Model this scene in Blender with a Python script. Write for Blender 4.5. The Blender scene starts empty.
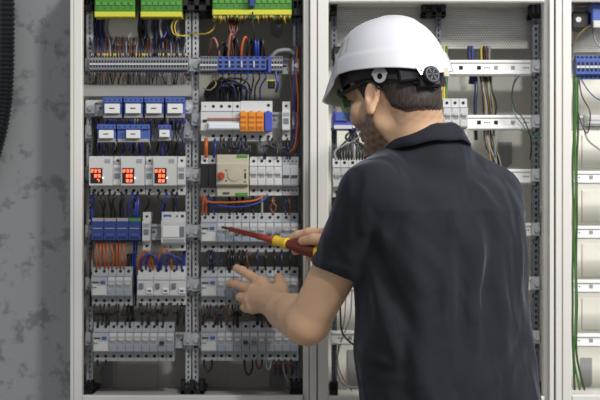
import bpy, math, random
import numpy as np
from mathutils import Vector, Matrix
C = bpy.context.scene.collection
RND = random.Random(7)
CAMD, PXS, ZC = 4.0, 0.00054, 1.44
def P(px, py, y=0.0):
    s = (CAMD + y) * PXS
    return Vector(((px - 300) * s, y, ZC + (200 - py) * s))
def X(px, y=0.0): return (px - 300) * (CAMD + y) * PXS
def Z(py, y=0.0): return ZC + (200 - py) * (CAMD + y) * PXS
U = CAMD * PXS                                   # metres per pixel at the device faces (y = 0)

# ------------------------------------------------------------------ materials
def lin(c):
    c = c / 255.0
    return c / 12.92 if c <= 0.04045 else ((c + 0.055) / 1.055) ** 2.4
MATS = {}
def mat(name, rgb, rough=0.5, metal=0.0, emit=0.0, noise=0.0, nscale=40.0, spec=0.5, bump=0.0, trans=0.0, alpha=1.0):
    m = bpy.data.materials.new(name); m.use_nodes = True
    nt = m.node_tree; b = nt.nodes['Principled BSDF']
    col = (lin(rgb[0]), lin(rgb[1]), lin(rgb[2]), 1)
    b.inputs['Base Color'].default_value = col
    b.inputs['Roughness'].default_value = rough
    b.inputs['Metallic'].default_value = metal
    b.inputs['Specular IOR Level'].default_value = spec
    if trans: b.inputs['Transmission Weight'].default_value = trans
    if alpha < 1: b.inputs['Alpha'].default_value = alpha
    if emit:
        b.inputs['Emission Color'].default_value = col
        b.inputs['Emission Strength'].default_value = emit
    if noise or bump:
        tc = nt.nodes.new('ShaderNodeTexCoord'); n = nt.nodes.new('ShaderNodeTexNoise')
        n.inputs['Scale'].default_value = nscale; n.inputs['Detail'].default_value = 5
        nt.links.new(tc.outputs['Object'], n.inputs['Vector'])
        if noise:
            mx = nt.nodes.new('ShaderNodeMix'); mx.data_type = 'RGBA'
            mx.inputs['A'].default_value = tuple(v * (1 - noise) for v in col[:3]) + (1,)
            mx.inputs['B'].default_value = tuple(min(1, v * (1 + noise)) for v in col[:3]) + (1,)
            nt.links.new(n.outputs['Fac'], mx.inputs['Factor'])
            nt.links.new(mx.outputs['Result'], b.inputs['Base Color'])
        if bump:
            bp = nt.nodes.new('ShaderNodeBump'); bp.inputs['Strength'].default_value = bump
            bp.inputs['Distance'].default_value = 0.002
            nt.links.new(n.outputs['Fac'], bp.inputs['Height'])
            nt.links.new(bp.outputs['Normal'], b.inputs['Normal'])
    MATS[name] = m
    return m
mat('cabinet_paint', (214, 212, 206), 0.42, noise=0.03, nscale=6)
mat('cabinet_seam', (70, 70, 70), 0.7)
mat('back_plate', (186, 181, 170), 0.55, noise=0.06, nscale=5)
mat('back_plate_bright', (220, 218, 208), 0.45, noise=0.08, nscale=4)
mat('galvanised', (188, 190, 193), 0.42, metal=0.2, noise=0.25, nscale=60)
mat('galvanised_dark', (104, 107, 113), 0.5, metal=0.5, noise=0.25, nscale=60)
mat('plate_white', (236, 236, 233), 0.4, metal=0.0, noise=0.05)
mat('cover_grey', (150, 149, 144), 0.5, noise=0.06, nscale=15)
mat('knockout', (142, 142, 142), 0.6)
mat('device_grey', (160, 162, 164), 0.5, noise=0.04, nscale=30)
mat('device_white', (190, 190, 188), 0.48, noise=0.04, nscale=30)
mat('device_shade', (140, 143, 149), 0.5)
mat('cover_blue_grey', (138, 145, 158), 0.3)
mat('clear_cover', (208, 214, 220), 0.12, noise=0.04)
mat('beige', (176, 170, 150), 0.5, noise=0.05, nscale=20)
mat('black_plastic', (16, 16, 18), 0.45)
mat('dark_hole', (10, 10, 12), 0.8)
mat('lever_grey', (108, 112, 120), 0.4)
mat('lever_dark', (46, 48, 54), 0.4)
mat('lever_light', (214, 214, 212), 0.4)
mat('print_blue', (60, 84, 150), 0.5)
mat('blue_plastic', (66, 88, 156), 0.42, noise=0.05)
mat('blue_deep', (38, 58, 122), 0.42, noise=0.05)
mat('purple_blue', (64, 76, 170), 0.42)
mat('orange_plastic', (214, 132, 36), 0.42, noise=0.06)
mat('orange_dark', (160, 92, 28), 0.5)
mat('green_plastic', (66, 128, 46), 0.42, noise=0.06)
mat('green_light', (84, 146, 54), 0.42)
mat('green_dark', (40, 96, 34), 0.5)
mat('yellow_plastic', (198, 196, 62), 0.42)
mat('red_knob', (172, 66, 40), 0.4)
mat('led_red', (255, 120, 76), 0.4, emit=2.2)
mat('led_white', (255, 236, 220), 0.4, emit=3.0)
mat('w_black', (15, 15, 18), 0.4)
mat('w_navy', (30, 38, 72), 0.4)
mat('w_blue', (38, 56, 140), 0.4)
mat('w_orange', (178, 88, 42), 0.4)
mat('w_brown', (92, 54, 42), 0.4)
mat('w_pink', (140, 96, 80), 0.4)
mat('w_yellow', (196, 172, 60), 0.4)
mat('w_green', (60, 110, 40), 0.4)
mat('w_grey', (136, 138, 142), 0.4)
mat('w_white', (206, 206, 200), 0.4)
mat('w_ferrule', (150, 128, 84), 0.4)
mat('w_dark_green', (50, 74, 36), 0.5)
mat('w_teal', (60, 110, 104), 0.4)
mat('conduit', (34, 36, 42), 0.4)
mat('terminal_grey', (118, 121, 128), 0.5)
mat('tag_print', (70, 72, 78), 0.6)

def m_wall():
    m = bpy.data.materials.new('plaster'); m.use_nodes = True; nt = m.node_tree; b = nt.nodes['Principled BSDF']
    tc = nt.nodes.new('ShaderNodeTexCoord')
    n1 = nt.nodes.new('ShaderNodeTexNoise'); n1.inputs['Scale'].default_value = 16; n1.inputs['Detail'].default_value = 6; n1.inputs['Roughness'].default_value = .62
    n2 = nt.nodes.new('ShaderNodeTexNoise'); n2.inputs['Scale'].default_value = 60; n2.inputs['Detail'].default_value = 4
    ad = nt.nodes.new('ShaderNodeMath'); ad.operation = 'MULTIPLY_ADD'; ad.inputs[1].default_value = .28; 
    r = nt.nodes.new('ShaderNodeValToRGB'); r.color_ramp.elements[0].position = .67; r.color_ramp.elements[1].position = .76
    r.color_ramp.elements[0].color = (lin(166), lin(167), lin(168), 1); r.color_ramp.elements[1].color = (lin(134), lin(135), lin(137), 1)
    n3 = nt.nodes.new('ShaderNodeTexNoise'); n3.inputs['Scale'].default_value = 2.5
    mx = nt.nodes.new('ShaderNodeMix'); mx.data_type = 'RGBA'; mx.blend_type = 'MULTIPLY'; mx.inputs['Factor'].default_value = .25
    for n in (n1, n2, n3): nt.links.new(tc.outputs['Object'], n.inputs['Vector'])
    nt.links.new(n2.outputs['Fac'], ad.inputs[0]); nt.links.new(n1.outputs['Fac'], ad.inputs[2])
    nt.links.new(ad.outputs[0], r.inputs['Fac'])
    nt.links.new(r.outputs['Color'], mx.inputs['A']); nt.links.new(n3.outputs['Color'], mx.inputs['B'])
    nt.links.new(r.outputs['Color'], b.inputs['Base Color'])
    b.inputs['Roughness'].default_value = .8
    MATS['plaster'] = m
m_wall()
def m_perf():
    m = bpy.data.materials.new('perforated_sheet'); m.use_nodes = True; nt = m.node_tree; b = nt.nodes['Principled BSDF']
    tc = nt.nodes.new('ShaderNodeTexCoord'); sep = nt.nodes.new('ShaderNodeSeparateXYZ'); nt.links.new(tc.outputs['Object'], sep.inputs[0])
    def mth(op, a, v=None, c=None):
        n = nt.nodes.new('ShaderNodeMath'); n.operation = op
        for i, q in enumerate((a, v, c)):
            if q is None: continue
            if isinstance(q, (int, float)): n.inputs[i].default_value = q
            else: nt.links.new(q, n.inputs[i])
        return n.outputs[0]
    k = 1 / 0.0056
    zz = mth('MULTIPLY', sep.outputs['Z'], k * 1.155); row = mth('FLOOR', zz); 
    xx = mth('MULTIPLY', sep.outputs['X'], k); xo = mth('MULTIPLY_ADD', row, .5, xx)
    fx = mth('SUBTRACT', mth('FRACT', xo), .5); fz = mth('SUBTRACT', mth('FRACT', zz), .5)
    d = mth('SQRT', mth('ADD', mth('MULTIPLY', fx, fx), mth('MULTIPLY', fz, fz)))
    hole = mth('LESS_THAN', d, .27)
    n = nt.nodes.new('ShaderNodeTexNoise'); n.inputs['Scale'].default_value = 7; n.inputs['Detail'].default_value = 4
    mp = nt.nodes.new('ShaderNodeMapping'); mp.inputs['Scale'].default_value = (1, 1, 6)
    nt.links.new(tc.outputs['Object'], mp.inputs[0]); nt.links.new(mp.outputs[0], n.inputs['Vector'])
    r = nt.nodes.new('ShaderNodeValToRGB'); r.color_ramp.elements[0].position = .3; r.color_ramp.elements[1].position = .75
    r.color_ramp.elements[0].color = (lin(168), lin(166), lin(160), 1); r.color_ramp.elements[1].color = (lin(222), lin(220), lin(212), 1)
    nt.links.new(n.outputs['Fac'], r.inputs['Fac'])
    mx = nt.nodes.new('ShaderNodeMix'); mx.data_type = 'RGBA'
    nt.links.new(hole, mx.inputs['Factor']); nt.links.new(r.outputs['Color'], mx.inputs['A'])
    mx.inputs['B'].default_value = (lin(132), lin(130), lin(126), 1)
    nt.links.new(mx.outputs['Result'], b.inputs['Base Color'])
    b.inputs['Roughness'].default_value = .33; b.inputs['Metallic'].default_value = .45
    MATS['perforated_sheet'] = m
m_perf()

# ------------------------------------------------------------------ mesh builder
class MB:
    def __init__(s): s.v = []; s.f = []; s.mi = []; s.mats = []
    def _m(s, m):
        if m not in s.mats: s.mats.append(m)
        return s.mats.index(m)
    def add(s, vs, fs, m='device_grey'):
        o = len(s.v); s.v += [tuple(v) for v in vs]; k = s._m(m)
        for f in fs: s.f.append([i + o for i in f]); s.mi.append(k)
        return s
    def box(s, x0, x1, y0, y1, z0, z1, m='device_grey', ch=0.0):
        if ch <= 0:
            vs = [(x, y, z) for x in (x0, x1) for y in (y0, y1) for z in (z0, z1)]
            fs = [(0, 1, 3, 2), (4, 6, 7, 5), (0, 4, 5, 1), (2, 3, 7, 6), (0, 2, 6, 4), (1, 5, 7, 3)]
            return s.add(vs, fs, m)
        # chamfered front edges (towards -y)
        a = [(x0, y1, z0), (x1, y1, z0), (x1, y1, z1), (x0, y1, z1)]
        b = [(x0, y0 + ch, z0), (x1, y0 + ch, z0), (x1, y0 + ch, z1), (x0, y0 + ch, z1)]
        c = [(x0 + ch, y0, z0 + ch), (x1 - ch, y0, z0 + ch), (x1 - ch, y0, z1 - ch), (x0 + ch, y0, z1 - ch)]
        fs = [(3, 2, 1, 0), (8, 9, 10, 11)]
        for i in range(4):
            j = (i + 1) % 4
            fs += [(i, j, j + 4, i + 4), (i + 4, j + 4, j + 8, i + 8)]
        return s.add(a + b + c, fs, m)
    def cyl(s, c, ax, r0, r1, L, n=12, m='device_grey'):
        ax = Vector(ax).normalized(); a = ax.orthogonal().normalized(); b = ax.cross(a); c = Vector(c)
        vs = []
        for k, (t, r) in enumerate(((0, r0), (L, r1))):
            for i in range(n):
                q = 2 * math.pi * i / n
                vs.append(c + ax * t + a * (r * math.cos(q)) + b * (r * math.sin(q)))
        fs = [[i, (i + 1) % n, n + (i + 1) % n, n + i] for i in range(n)] + [list(range(n))[::-1], list(range(n, 2 * n))]
        return s.add(vs, fs, m)
    def prism_x(s, prof, x0, x1, m='device_grey'):
        """profile of (y, z) points swept along x"""
        n = len(prof)
        vs = [(x0, y, z) for y, z in prof] + [(x1, y, z) for y, z in prof]
        fs = [[i, (i + 1) % n, n + (i + 1) % n, n + i] for i in range(n)] + [list(range(n))[::-1], list(range(n, 2 * n))]
        return s.add(vs, fs, m)
    def prism_z(s, prof, z0, z1, m='device_grey'):
        n = len(prof)
        vs = [(x, y, z0) for x, y in prof] + [(x, y, z1) for x, y in prof]
        fs = [[i, (i + 1) % n, n + (i + 1) % n, n + i] for i in range(n)] + [list(range(n))[::-1], list(range(n, 2 * n))]
        return s.add(vs, fs, m)
    def prism_y(s, prof, y0, y1, m='device_grey'):
        n = len(prof)
        vs = [(x, y0, z) for x, z in prof] + [(x, y1, z) for x, z in prof]
        fs = [[i, (i + 1) % n, n + (i + 1) % n, n + i] for i in range(n)] + [list(range(n))[::-1], list(range(n, 2 * n))]
        return s.add(vs, fs, m)
    def tube(s, pts, r, n=6, m='w_black', caps=True):
        pts = [Vector(p) for p in pts]; N = len(pts)
        rr = r if isinstance(r, (list, tuple)) else [r] * N
        prev = None; o = []
        for i, p in enumerate(pts):
            t = (pts[min(i + 1, N - 1)] - pts[max(i - 1, 0)])
            t = t.normalized() if t.length > 1e-9 else Vector((0, 0, 1))
            if prev is None: a = t.orthogonal().normalized()
            else:
                a = prev - t * prev.dot(t); a = a.normalized() if a.length > 1e-6 else t.orthogonal().normalized()
            prev = a; b = t.cross(a)
            for k in range(n):
                q = 2 * math.pi * k / n
                o.append(p + a * (rr[i] * math.cos(q)) + b * (rr[i] * math.sin(q)))
        fs = [[i * n + k, i * n + (k + 1) % n, (i + 1) * n + (k + 1) % n, (i + 1) * n + k] for i in range(N - 1) for k in range(n)]
        if caps: fs += [list(range(n))[::-1], [(N - 1) * n + k for k in range(n)]]
        return s.add(o, fs, m)
    def perf(s, x0, x1, z0, z1, y, pitch, hw, hh, m, hx=None, dp=.002, hm='dark_hole', vertical=True):
        """sheet with a row of real rectangular holes"""
        if vertical:
            n = max(1, int((z1 - z0) / pitch)); L = (z1 - z0) / n; cx = (x0 + x1) / 2 if hx is None else hx
            for i in range(n):
                a = z0 + i * L; c = a + L / 2
                s.box(x0, cx - hw, y, y + dp, a, a + L, m); s.box(cx + hw, x1, y, y + dp, a, a + L, m)
                s.box(cx - hw, cx + hw, y, y + dp, a, c - hh, m); s.box(cx - hw, cx + hw, y, y + dp, c + hh, a + L, m)
        else:
            n = max(1, int((x1 - x0) / pitch)); L = (x1 - x0) / n; cz = (z0 + z1) / 2
            for i in range(n):
                a = x0 + i * L; c = a + L / 2
                s.box(a, a + L, y, y + dp, z0, cz - hh, m); s.box(a, a + L, y, y + dp, cz + hh, z1, m)
                s.box(a, c - hw, y, y + dp, cz - hh, cz + hh, m); s.box(c + hw, a + L, y, y + dp, cz - hh, cz + hh, m)
        return s
    def mesh(s, name):
        me = bpy.data.meshes.new(name); me.from_pydata(s.v, [], s.f)
        for m in s.mats: me.materials.append(MATS[m])
        me.polygons.foreach_set('material_index', s.mi)
        me.update()
        return me
    def build(s, name, parent=None, smooth=False, loc=None):
        me = s.mesh(name)
        import bmesh
        bm = bmesh.new(); bm.from_mesh(me); bmesh.ops.recalc_face_normals(bm, faces=bm.faces); bm.to_mesh(me); bm.free()
        if smooth:
            me.polygons.foreach_set('use_smooth', [True] * len(me.polygons))
        o = bpy.data.objects.new(name, me); C.objects.link(o)
        if parent is not None: o.parent = parent
        if loc is not None: o.location = loc
        return o
def tag(o, label, cat, group=None, kind=None):
    o['label'] = label; o['category'] = cat
    if group: o['group'] = group
    if kind: o['kind'] = kind
    return o
def empty(name, loc, label=None, cat=None, group=None):
    o = bpy.data.objects.new(name, None); C.objects.link(o); o.location = loc; o.empty_display_size = .02
    if label: tag(o, label, cat, group)
    return o
KIDS = {}
def copy_tree(o, loc=None, label=None, group=None, cat=None):
    kids = KIDS.setdefault(o.name, [c for c in bpy.data.objects if c.parent == o])
    c = o.copy(); C.objects.link(c)
    if loc is not None: c.location = loc
    if label: c['label'] = label
    if group: c['group'] = group
    if cat: c['category'] = cat
    for k in kids:
        gk = KIDS.setdefault(k.name, [g for g in bpy.data.objects if g.parent == k])
        d = k.copy(); C.objects.link(d); d.parent = c
        for g in gk:
            e = g.copy(); C.objects.link(e); e.parent = d
    return c
def spline(pts, n=6):
    """Catmull-Rom through the points"""
    pts = [Vector(p) for p in pts]
    if len(pts) < 3: return [pts[0].lerp(pts[-1], i / n) for i in range(n + 1)]
    q = [pts[0] * 2 - pts[1]] + pts + [pts[-1] * 2 - pts[-2]]; out = []
    for i in range(1, len(q) - 2):
        a, b, c, d = q[i - 1:i + 3]
        for k in range(n):
            t = k / n
            out.append(0.5 * ((2 * b) + (c - a) * t + (2 * a - 5 * b + 4 * c - d) * t * t + (3 * b - a - 3 * c + d) * t ** 3))
    out.append(pts[-1]); return out

# ------------------------------------------------------------------ room
def struct(o): o['kind'] = 'structure'; return o
struct(MB().box(-3, 3.2, .25, .35, 0, 3.4, 'plaster').build('wall_back'))
mat('floor_concrete', (128, 126, 120), .6, noise=.1, nscale=3)
struct(MB().box(-3, 3.2, -4.6, .35, -.1, 0, 'floor_concrete').build('floor'))

# ------------------------------------------------------------------ cabinets
YF, YB = -.03, .235                 # front lip and back of the cabinets
YU = .066                           # face of the perforated uprights
ZB, ZT = .12, 1.97
def post(name, par, prof, mtl='cabinet_paint'):
    """prof: list of (x, y) for the front face, closed at the back"""
    return MB().prism_z(prof, ZB, ZT, mtl).build(name, par)
def cabinet(x0, x1, lp, rp, zbot, ztop, label, plate, names=('post', 'post')):
    """x0/x1 outer sides, lp/rp lists of (x, y) steps of the posts"""
    cx = (x0 + x1) / 2
    t = empty('electrical_cabinet', (0, 0, 0), label, 'electrical cabinet')
    post('post', t, lp); post('post', t, rp)
    MB().box(x0, x0 + .004, YF + .03, YB, ZB, ZT, 'cabinet_paint').build('side_panel', t)
    MB().box(x1 - .004, x1, YF + .03, YB, ZB, ZT, 'cabinet_paint').build('side_panel', t)
    il, ir = max(p[0] for p in lp), min(p[0] for p in rp)
    MB().box(x0 + .004, x1 - .004, .2, .204, ZB, ZT, plate).box(x0 + .004, x1 - .004, .228, YB, ZB, ZT, 'cabinet_paint').build('back_panel', t)
    b = MB().box(il, ir, YF, -.012, ZB, zbot, 'cabinet_paint', .003).box(il, ir, -.012, .2, zbot - .012, zbot - .006, 'cabinet_paint')
    b.build('bottom_rail', t)
    b = MB().box(il, ir, YF, -.012, ztop, ZT, 'cabinet_paint', .003).box(il, ir, -.012, .2, ztop + .004, ztop + .01, 'cabinet_paint')
    b.build('top_rail', t)
    MB().box(x0 + .01, x1 - .01, YF + .02, YB - .01, 0, ZB, 'lever_dark').build('plinth', t)
    return t
XS = lambda px: X(px, YF)
g = .0009
lpL = [(XS(70), .0), (XS(70), YF + .002), (XS(70.6), YF), (XS(73.2), YF), (XS(73.6), YF + .003), (XS(74.2), YF), (XS(81.2), YF), (XS(82), YF + .002), (XS(82), -.0)]
rpL = [(XS(303), .02), (XS(303), -.012), (XS(304), -.016), (XS(308.5), -.016), (XS(308.8), -.010), (XS(309.6), -.010), (XS(310), YF + .002), (XS(310.6), YF), (XS(316.2), YF), (XS(316.8), YF + .003), (XS(316.8), .02)]
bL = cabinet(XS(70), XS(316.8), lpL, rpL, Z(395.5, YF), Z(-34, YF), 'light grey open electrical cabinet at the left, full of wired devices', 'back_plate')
lpM = [(XS(317.6), .02), (XS(317.6), YF + .003), (XS(318.2), YF), (XS(327.6), YF), (XS(328.4), YF + .002), (XS(328.4), .02)]
rpM = [(XS(544.5), .02), (XS(544.5), -.0), (XS(545.5), -.006), (XS(549.2), -.006), (XS(549.4), YF + .002), (XS(550), YF), (XS(553.8), YF), (XS(554.2), YF + .004), (XS(554.2), .02)]
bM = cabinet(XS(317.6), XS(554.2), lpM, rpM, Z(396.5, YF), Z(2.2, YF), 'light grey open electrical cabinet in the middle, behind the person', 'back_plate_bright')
lpR = [(XS(555.6), .02), (XS(555.6), YF + .005), (XS(556.2), YF), (XS(561.6), YF), (XS(561.9), YF + .007), (XS(562.9), YF + .007), (XS(563.2), YF), (XS(570.6), YF), (XS(571.4), YF + .002), (XS(571.4), .02)]
rpR = [(XS(790), .02), (XS(790), YF + .002), (XS(790.6), YF), (XS(801), YF), (XS(802), YF + .002), (XS(802), .02)]
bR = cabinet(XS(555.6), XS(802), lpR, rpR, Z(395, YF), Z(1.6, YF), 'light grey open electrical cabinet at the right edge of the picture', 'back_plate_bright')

def upright(par, px0, px1, pyt, pyb, y=YU, m='galvanised', two=False, hole=(.0016, .0030), pitch=.0112):
    b = MB(); x0, x1 = X(px0, y), X(px1, y)
    z0, z1 = Z(pyb, y), Z(pyt, y)
    b.perf(x0, x1, z0, z1, y, pitch, hole[0], hole[1], m)
    b.box(x0, x0 + .0015, y + .002, y + .022, z0, z1, m); b.box(x1 - .0015, x1, y + .002, y + .022, z0, z1, m)
    b.box(x0, x1, y + .022, y + .0235, z0, z1, 'galvanised_dark')
    return b.build('perforated_upright', par)
def clamp(par, px0, px1, py0, py1, y=.05):
    """black moulded bracket that ties an upright to the cabinet"""
    b = MB(); x0, x1, z0, z1 = X(px0, y), X(px1, y), Z(py1, y), Z(py0, y); w = x1 - x0
    b.box(x0, x1, y, .2, z0, z0 + (z1 - z0) * .35, 'black_plastic', .002)
    for f in (0, .4, .8): b.box(x0 + w * f, x0 + w * (f + .2), y, .09, z0, z1, 'black_plastic', .0015)
    b.box(x0, x1, y + .003, .085, z0 + (z1 - z0) * .62, z0 + (z1 - z0) * .8, 'black_plastic')
    return b.build('upright_clamp', par)
# left cabinet: uprights, clamps, rails
upright(bL, 86.5, 93, -26, 390)
upright(bL, 185.5, 191, -26, 390); upright(bL, 192.6, 198.6, -26, 390)
upright(bL, 293, 300, -26, 392, m='galvanised_dark')
clamp(bL, 83.4, 92.8, 380, 395); clamp(bL, 180.6, 204, 380, 395); clamp(bL, 290, 302.4, 380, 395)
clamp(bL, 83, 93, -8, 11); clamp(bL, 182.5, 211, -8, 11, .03); clamp(bL, 292, 303, -8, 16, .03)
def rail(par, px0, px1, pyc, m='galvanised', y=.055, h=.0175, name='din_rail'):
    b = MB(); x0, x1 = X(px0, y), X(px1, y); z = Z(pyc, y)
    b.box(x0, x1, y, y + .0015, z + h * .70, z + h, m); b.box(x0, x1, y, y + .0015, z - h, z - h * .70, m)
    b.box(x0, x1, y, y + .007, z + h * .66, z + h * .70, m); b.box(x0, x1, y, y + .007, z - h * .70, z - h * .66, m)
    b.perf(x0, x1, z - h * .70, z + h * .70, y + .007, .022, .006, .0025, m, vertical=False)
    return b.build(name, par)
def bracket(par, px, py, y=.045):
    x, z = X(px, y), Z(py, y)
    b = MB().box(x - .011, x + .011, y, y + .02, z - .013, z + .016, 'galvanised', .002)
    b.cyl((x, y - .006, z), (0, 1, 0), .0055, .0065, .007, 10, 'galvanised')
    b.box(x - .011, x - .004, y - .004, y, z - .02, z - .012, 'galvanised_dark')
    return b.build('rail_bracket', par)
for py in (66, 108, 133, 175, 232, 285, 340):
    rail(bL, 86, 198, py)
    bracket(bL, 90, py); bracket(bL, 188, py)
for py in (66, 120, 176, 232, 286, 340):
    rail(bL, 193, 300, py)
    bracket(bL, 196, py); bracket(bL, 296.5, py)
MB().box(X(83, .05), X(191.5, .05), .045, .062, Z(96.5, .045), Z(84.5, .045), 'cover_grey', .001).build('cover_plate', bL)
MB().box(X(86, .06), X(191.5, .06), .062, .066, Z(126, .06), Z(124, .06), 'galvanised').build('rail_strip', bL)
def tagplate(par, px0, px1, py0, py1, y=.196):
    x0, x1, z0, z1 = X(px0, y), X(px1, y), Z(py1, y), Z(py0, y); c = (x0 + x1) / 2; k = (x1 - x0) * .3
    MB().prism_y([(x0, z0 + k), (x0 + k * .7, z0 + k * .5), (c - k * .3, z0), (c + k * .3, z0), (x1 - k * .7, z0 + k * .5), (x1, z0 + k), (x1, z1), (x0, z1)], y, .2, 'knockout').build('cable_knockout', par)
tagplate(bL, 101, 112.5, 350, 389); tagplate(bL, 270, 283, 350, 389)
tagplate(bL, 271, 283, 20, 38)
for (a, b_, c, d) in ((116, 158, 358, 394), (228, 270, 358, 394)):
    y = .1965
    m = MB(); x0, x1, z0, z1 = X(a, y), X(b_, y), Z(d, y), Z(c, y)
    m.box(x0, x1, y, .2, z0, z1, 'back_plate', .0015).build('embossed_panel', bL)

MB().box(X(106, .09), X(139, .09), .09, .094, Z(46, .09), Z(10, .09), 'back_plate_bright', .002).build('cream_sheet', bL)  # pale sheet added in front, as the shaded back plate would show dark here
# middle cabinet
MB().box(X(331, .12), X(538, .12), .115, .12, Z(49, .12), Z(4, .12), 'perforated_sheet').build('perforated_plate', bM)
def channel(par, px0, px1, py0, py1, y=.06, holes=(), small=(), mtl='plate_white'):
    x0, x1, z0, z1 = X(px0, y), X(px1, y), Z(py1, y), Z(py0, y)
    b = MB().box(x0, x1, y, y + .003, z0, z1, mtl, .0008)
    b.box(x0, x1, y + .003, y + .03, z1 - .002, z1, mtl).box(x0, x1, y + .003, y + .03, z0, z0 + .002, mtl)
    b.box(x0, x1, y - .004, y, z1 - .006, z1 - .003, mtl).box(x0, x1, y - .004, y, z0 + .003, z0 + .006, mtl)
    zc = (z0 + z1) / 2
    for q, mm in holes: xx = X(q, y); b.box(xx - .0042, xx + .0042, y - .0006, y, zc - .0042, zc + .0042, mm)
    for q in small:
        for k in (-2.2, 0, 2.2): xx = X(q + k, y); b.cyl((xx, y - .0006, zc), (0, 1, 0), .0015, .0015, .0012, 8, 'lever_dark')
    return b.build('mounting_channel', par)
DH, GH = 'dark_hole', 'knockout'
channel(bM, 331, 537, 60, 75.5, holes=((461, DH), (479, DH), (496, GH), (513, GH)), small=(487, 526))
channel(bM, 331, 537, 115, 130, holes=((479, DH), (496, DH), (513, GH)), small=(487, 526))
for (a, b_) in ((169, 184), (223, 237), (277, 291), (331, 345)):
    channel(bM, 331, 537, a, b_, holes=((350, GH), (513, GH)), small=(526, 341))
upright(bM, 331.5, 337, 2, 392, y=.07, m='galvanised_dark'); upright(bM, 436, 441, 2, 392, y=.07, m='galvanised_dark')
upright(bM, 532.5, 539.5, 2, 392, y=.052, hole=(.0022, .0036), pitch=.013, m='galvanised_dark')
clamp(bM, 330, 337, 2, 15); clamp(bM, 422, 446, 2, 16); clamp(bM, 530, 541, 3, 18); clamp(bM, 330, 338, 382, 395); clamp(bM, 530, 541, 382, 395)
for py in (67, 122, 176, 230, 284, 338): bracket(bM, 537, py, .04)
tagplate(bM, 498, 512, 142, 168); tagplate(bM, 348, 361, 350, 388)

# right cabinet
MB().box(X(573, .12), X(790, .12), .115, .12, Z(52, .12), Z(3, .12), 'perforated_sheet').build('perforated_plate', bR)
for (a, b_) in ((116, 130), (171, 184), (226, 239), (280, 293), (334, 347)):
    channel(bR, 572.5, 790, a, b_, y=.045, holes=((591, GH), (608, GH)), small=(577,))
upright(bR, 776, 783, 3, 392, y=.052)
clamp(bR, 774, 786, 382, 395)
tagplate(bR, 581, 592, 358, 388)
for (a, b_) in ((135, 168), (190, 222), (244, 277), (298, 330)):
    y = .1965; MB().box(X(582, y), X(660, y), y, .2, Z(b_, y), Z(a, y), 'back_plate_bright', .0015).build('embossed_panel', bR)
# ------------------------------------------------------------------ devices (templates at the origin; y = 0 is the nose)
M1 = 0.0176
ORD = ['first', 'second', 'third', 'fourth', 'fifth', 'sixth', 'seventh', 'eighth', 'ninth', 'tenth', 'eleventh', 'twelfth', 'thirteenth', 'fourteenth']
TPL = []
def tpl(name, label, cat):
    t = empty(name, (0, 0, 0), label, cat); TPL.append(t); return t
def prof(h=.042, nose=.023, nb=-.021, sh=.019, back=.056):
    return [(back, -h), (sh, -h), (sh - .001, nb - .0005), (.001, nb), (0, nb + .002), (0, nose - .002), (.001, nose), (sh - .001, nose + .0005), (sh, h), (back, h)]
def screws(t, xs, zs, y=.0185, r=.0034):
    for x in xs:
        for z in zs:
            MB().cyl((x, y - .0008, z), (0, 1, 0), r, r, .002, 10, 'dark_hole').build('terminal_screw', t)
def mcb(lever='lever_light', cover='cover_blue_grey', up=1, body='device_grey', label='light grey circuit breaker'):
    t = tpl('circuit_breaker', label, 'circuit breaker')
    w = M1 / 2 - .00035
    MB().prism_x(prof(), -w, w, body).build('body', t)
    MB().box(-w + .001, w - .001, -.0006, 0, .013, .0205, 'device_white').box(-w + .0002, w - .0002, -.0007, 0, .0208, .0219, 'print_blue').build('label_strip', t)
    b = MB().box(-w + .003, w - .003, -.0005, 0, -.004, .0095, 'device_shade')
    b.build('lever_slot', t)
    z = .004 if up > 0 else -.001
    MB().prism_x([(0, z - .004), (-.007, z - .001 + .002 * up), (-.008, z + .002 + .002 * up), (0, z + .004)], -w + .0035, w - .0035, lever).build('lever', t)
    MB().box(-w + .0008, w - .0008, -.0012, 0, -.0195, -.0065, cover, .0005).build('front_window', t)
    screws(t, (0,), (.0325, -.0315))
    return t
def rcd(cover='device_white', btn='print_blue'):
    t = tpl('residual_current_switch', 'wide residual current switch', 'residual current switch')
    w = M1 - .00035
    MB().prism_x(prof(), -w, w, 'device_grey').build('body', t)
    MB().box(-w + .0002, w - .0002, -.0007, 0, .0208, .0219, 'print_blue').box(-w + .002, -.001, -.0006, 0, .007, .0105, 'lever_dark').build('label_strip', t)
    MB().box(.003, .0125, -.003, 0, .0065, .0125, btn, .0008).build('test_button', t)
    MB().box(-w + .002, w - .002, -.002, 0, -.019, .001, cover, .0008).build('front_cover', t)
    MB().box(-w + .003, -w + .012, -.007, 0, -.001, .004, 'device_white', .001).build('lever', t)
    MB().cyl((0, .018, .0385), (0, 1, 0), .0012, .0012, .002, 8, 'lever_dark').build('rivet', t)
    screws(t, (-.0088, .0088), (.0325, -.0315))
    return t
def rcbo():
    t = tpl('residual_current_breaker', 'two-module combined breaker', 'circuit breaker')
    w = M1 - .00035
    MB().prism_x(prof(), -w, w, 'device_white').build('body', t)
    MB().box(-w + .0002, w - .0002, -.0007, 0, .0125, .0134, 'print_blue').build('label_strip', t)
    MB().box(-w + .004, -w + .013, -.006, 0, -.005, .006, 'lever_grey', .001).build('lever', t)
    MB().box(.002, w - .002, -.003, 0, -.0165, -.004, 'lever_light', .0008).box(.0045, w - .0045, -.0034, -.003, -.0125, -.0085, 'print_blue').build('test_button', t)
    screws(t, (-.0088, .0088), (.0325, -.0315))
    return t
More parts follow.
